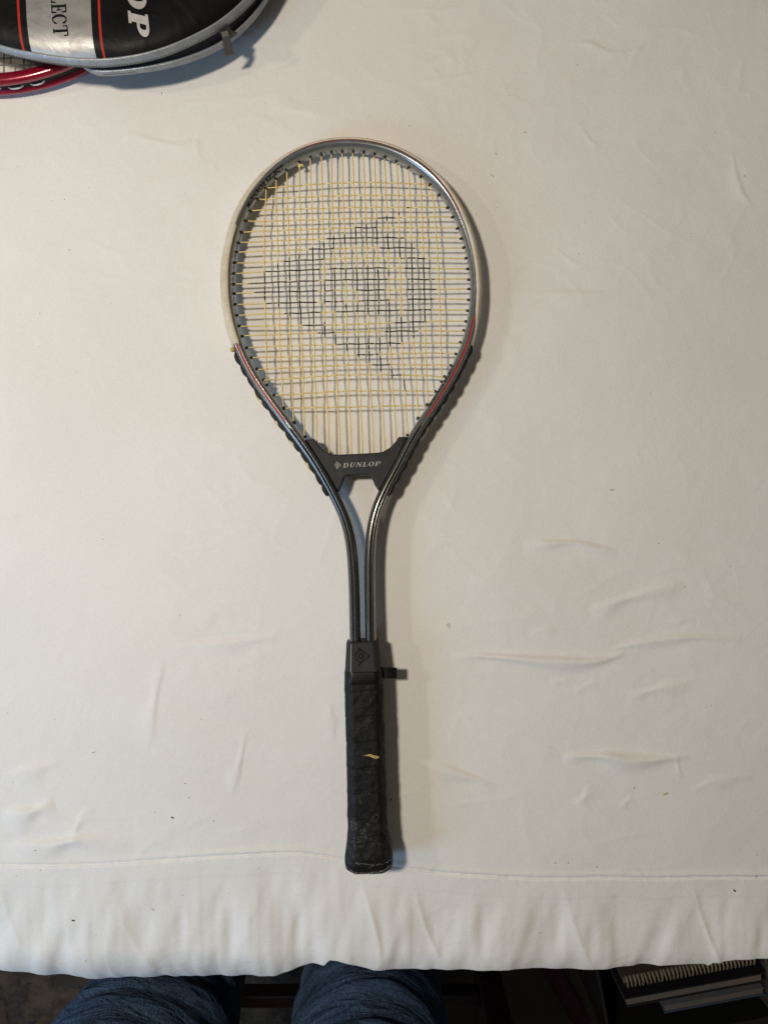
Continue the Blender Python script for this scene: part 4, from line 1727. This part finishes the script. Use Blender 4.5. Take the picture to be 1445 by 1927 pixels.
def build_jeans():
    J = [(-.135, -.665, .93), (-.135, -.675, 1.06), (-.245, -.645, .86), (-.276, -.615, .70), (-.262, -.60, .48), (-.262, -.64, .28), (-.262, -.66, .085),
         (-.045, -.640, .86), (-.018, -.585, .70), (-.012, -.58, .48), (-.012, -.62, .28), (-.012, -.64, .085)]
    E = [(0, 1), (0, 2), (2, 3), (3, 4), (4, 5), (5, 6), (0, 7), (7, 8), (8, 9), (9, 10), (10, 11)]
    Rr = [(.165, .12), (.15, .11), (.112, .115), (.122, .122), (.08, .082), (.072, .075), (.075, .08), (.105, .11), (.096, .100), (.076, .08), (.072, .075), (.075, .08)]
    me = bpy.data.meshes.new('jeans_skeleton')
    me.from_pydata(J, E, [])
    ob = bpy.data.objects.new('jeans_skeleton', me)
    COL.objects.link(ob)
    sk = ob.modifiers.new('skin', 'SKIN')
    for i, r in enumerate(Rr):
        ob.data.skin_vertices[0].data[i].radius = r
        ob.data.skin_vertices[0].data[i].use_root = (i == 0)
    ss = ob.modifiers.new('sub', 'SUBSURF')
    ss.levels = 5
    bpy.context.view_layer.update()
    dg = bpy.context.evaluated_depsgraph_get()
    ev = ob.evaluated_get(dg)
    m2 = bpy.data.meshes.new_from_object(ev)
    bpy.data.objects.remove(ob)
    n = len(m2.vertices)
    co = np.zeros(n * 3)
    no = np.zeros(n * 3)
    m2.vertices.foreach_get('co', co)
    m2.vertices.foreach_get('normal', no)
    co = co.reshape(-1, 3)
    no = no.reshape(-1, 3)
    d = np.zeros(n)
    for i in range(n):
        x, y, z = co[i]
        # drag folds that ring the thigh
        w = noise.noise((x * 5, y * 5, z * 6)) * .9
        a = math.sin((z + 0.10 * x + 0.25 * y) * 95 + w * 5)
        b = noise.noise((x * 9, y * 9, z * 38 + 3))
        d[i] = 0.0075 * max(0, a) ** 2 * (0.5 + 0.8 * noise.noise((x * 7 + 4, y * 7, z * 8))) + 0.0050 * b + 0.0015 * noise.noise((x * 40, y * 40, z * 60))
    co += no * d[:, None]
    m2.vertices.foreach_set('co', co.reshape(-1))
    m2.update()
    m2.polygons.foreach_set('use_smooth', [True] * len(m2.polygons))
    m2.materials.clear()
    m2.materials.append(M['denim'])
    o = bpy.data.objects.new('jeans', m2)
    COL.objects.link(o)
    attach(o, person)
    return o


build_jeans()
for sx in (-.262, -.012):
    V = []
    prof = [(-.74, .030, .034), (-.72, .042, .060), (-.66, .046, .085), (-.60, .044, .080), (-.55, .048, .055), (-.49, .050, .042), (-.455, .036, .034), (-.445, .012, .022)]
    yo = 0.02 if sx > -.1 else 0
    for y, hw_, h_ in prof:
        for k in range(16):
            a = 2 * math.pi * k / 16
            V.append((sx + hw_ * math.cos(a), y + yo, max(0.0125, 0.0125 + h_ / 2 + h_ / 2 * 1.15 * math.sin(a))))
    mobj('shoe', V, grid_faces(8, 16, close_v=True) + [tuple(range(16)), tuple(7 * 16 + k for k in range(15, -1, -1))], M['shoe'], person)

# ------------------------------------------------------------------ chair behind the person
chair = empty('wooden_chair', (-.05, -1.02, 0), 'dark red brown wooden chair standing behind the person', 'chair')
for lx in (-.285, .185):
    bbox('leg', (lx, -.835, .225), (.042, .042, .43), M['wood_dark'], chair, bevel=.005)
    bbox('leg', (lx + (.03 if lx < 0 else -.03), -1.24, .225), (.038, .038, .43), M['wood_dark'], chair, bevel=.005)
    bbox('backrest_post', (lx + (.03 if lx < 0 else -.03), -1.252, .665), (.034, .026, .45), M['wood_dark'], chair, bevel=.005)
    bbox('side_rung', (lx + (.015 if lx < 0 else -.015), -1.038, .16), (.02, .362, .026), M['wood_dark'], chair, bevel=.004)
bbox('front_rung', (-.05, -.835, .19), (.426, .022, .034), M['wood_dark'], chair, bevel=.004)
bbox('seat', (-.05, -1.035, .452), (.50, .45, .03), M['wood_dark'], chair, bevel=.008)
for zz in (.60, .70, .80):
    bbox('backrest_slat', (-.05, -1.252, zz), (.372, .014, .05), M['wood_dark'], chair, bevel=.003)

# ------------------------------------------------------------------ crate of books on the floor
cz0 = 0.002
ANG = math.radians(10.5)
Rz = Matrix.Rotation(ANG, 3, 'Z')


def WF(px, py, zw):
    """pixel at absolute height zw"""
    return W(px, py, zw - T)


c_mid = WF(1305, 1860, 0.27)
CX, CY = c_mid.x - 0.008, c_mid.y + 0.016


def crate_pt(u, v, z):
    p = Rz @ Vector((u, v, 0))
    return (CX + p.x, CY + p.y, z)


crate = empty('storage_crate', (CX, CY, 0), 'open black crate with a grey end holding upright notebooks', 'crate')
bbox('bottom', crate_pt(0, 0, cz0 + .006), (.27, .21, .008), M['crate'], crate, Rz, .002)
bbox('side_panel', crate_pt(0, .108, .125), (.27, .006, .242), M['crate'], crate, Rz, .002)
bbox('side_panel', crate_pt(0, -.108, .125), (.27, .006, .242), M['crate'], crate, Rz, .002)
bbox('end_panel', crate_pt(-.138, 0, .125), (.006, .222, .242), M['crate'], crate, Rz, .002)
bbox('end_panel', crate_pt(.138, 0, .125), (.006, .222, .242), M['crate_end'], crate, Rz, .002)


def book(name, label, v0, thick, wid, hgt, u0, covers, lean=0.0):
    b = empty(name, crate_pt(u0, v0, .012), label, 'book', None)
    Rl = Rz @ Matrix.Rotation(lean, 3, 'X')
    zb = .0135

    def piece(nm, dv, th, w_, h_, mat, du=0.0, up=0.0):
        loc = Rz @ Vector((u0 + du, v0, 0)) + Rl @ Vector((0, dv, h_ / 2 + up))
        bbox(nm, (CX + loc.x, CY + loc.y, zb + loc.z), (w_, th, h_), mat, b, Rl, min(.0008, th * .3))
    piece('front_cover', thick / 2 + .0012, .002, wid, hgt, covers[0])
    piece('page_block', 0, thick, wid - .004, hgt - .004, M['paper'], 0, .002)
    piece('back_cover', -thick / 2 - .0012, .002, wid, hgt, covers[1])
    return b, Rl, zb


nb, Rl, zb = book('spiral_notebook', 'brown notebook with white wire spiral along its top edge', .048, .012, .216, .268, 0, (M['kraft'], M['cover_dark']), 0.10)
nb['category'] = 'notebook'
for k in range(34):
    u = -.102 + .204 * k / 33
    top = Rz @ Vector((u, .048, 0)) + Rl @ Vector((0, 0, .268))
    pts = []
    tw = rng.uniform(-.25, .25)
    for q in range(9):
        a = math.radians(-70 + 320 * q / 8)
        loc = Rl @ Vector((.0016 * math.cos(a) * tw * 3, .0088 * math.cos(a), .0074 * math.sin(a) + .001))
        pts.append((CX + top.x + loc.x, CY + top.y + loc.y, zb + top.z + loc.z))
    tube('wire_ring', pts, .0017, M['wire'], nb, 5)
book('book', 'black book with pale page edges upright behind the spiral notebook', .016, .011, .222, .275, 0, (M['cover_dark'], M['cover_dark']), 0.09)
book('book', 'pale grey book with a blue back cover leaning in the crate', -.042, .009, .17, .225, .045, (M['cover_grey'], M['cover_blue']), 0.12)

# purple roll on the floor
mat_roll = empty('rolled_mat', WF(1060, 1870, 0.03), 'thin dark purple rolled mat on the floor beside the crate', 'mat')
a0, b0 = WF(1018, 1790, .030), WF(1100, 1935, .030)
d0 = (b0 - a0).normalized()
s0 = Vector((-d0.y, d0.x, 0)).normalized()
spir = []
for k in range(90):
    th = k / 89 * 5 * math.pi
    r = .006 + .0125 * k / 89
    spir.append((r * math.cos(th), r * math.sin(th)))
V = []
for p0 in (a0 - d0 * .1, b0):
    for u, w in spir:
        V.append(p0 + s0 * u + Vector((0, 0, w - .010)))
mobj('roll', V, grid_faces(2, 90), M['purple'], mat_roll)

# ------------------------------------------------------------------ lint and crumbs on the cloth
SPECKS = [(191, 1015, .6), (323, 1541, 1.6), (66, 1602, .8), (137, 1734, 1.5), (161, 1809, .8), (342, 1689, .7), (735, 1507, .8), (763, 1567, .6), (1384, 1679, 1.9), (1046, 1627, .7), (1070, 1627, .8), (1124, 1635, 1.0),
          (1426, 1653, 1.0), (1017, 1758, .6), (303, 172, .8), (521, 134, .5), (989, 245, .9), (1088, 117, .6), (896, 400, .6), (935, 387, .6), (1404, 328, .7), (1195, 1485, .8), (347, 1477, .7), (354, 1504, .8), (401, 1548, .8),
          (337, 1159, .6), (378, 1355, .6), (1242, 1023, .7), (1378, 1066, .6), (1292, 1105, .6), (20, 1475, .6), (290, 1531, .5), (75, 1640, .6), (486, 1637, .6), (771, 232, .5), (960, 175, .5), (30, 310, .5), (118, 372, .6), (1090, 475, .6), (1226, 740, .5)]
parts = []
for (x, y, s) in SPECKS + [(rng.uniform(0, 1445), rng.uniform(180, 1780), rng.uniform(.22, .5)) for _ in range(110)]:
    if 415 < x < 930 and 255 < y < 960 and s < .5:
        continue
    w = W(x, y)
    z = zc(w.x, w.y)
    r = .00046 * s
    a = rng.uniform(0, math.pi)
    R = Matrix.Rotation(a, 3, 'Z')
    parts.append(box_geo(w.x, w.y, T + z + r * .35, r * 2 * rng.uniform(1, 1.9), r * 1.5, r * .9, R))
for (x, y, L, a) in ((927, 327, 9, -38), (934, 286, 5, -45), (175, 1418, 8, 14), (285, 1716, 7, -20), (690, 257, 5, 10), (736, 1508, 5, 70), (1152, 921, 5, 15)):
    p = W(x, y)
    z = zc(p.x, p.y)
    d = Vector((math.cos(math.radians(a)), math.sin(math.radians(a)), 0)) * L * .0005 * .5
    pts = [p - d, p + Vector((.0003, .0003, 0)), p + d]
    parts.append(tube_geo(np.array([(q.x, q.y, T + z + .0002) for q in pts]), .00017, 4))
v, f = merge(parts)
mobj('lint_specks', v, f, M['lint'], cloth, False, 'stuff')
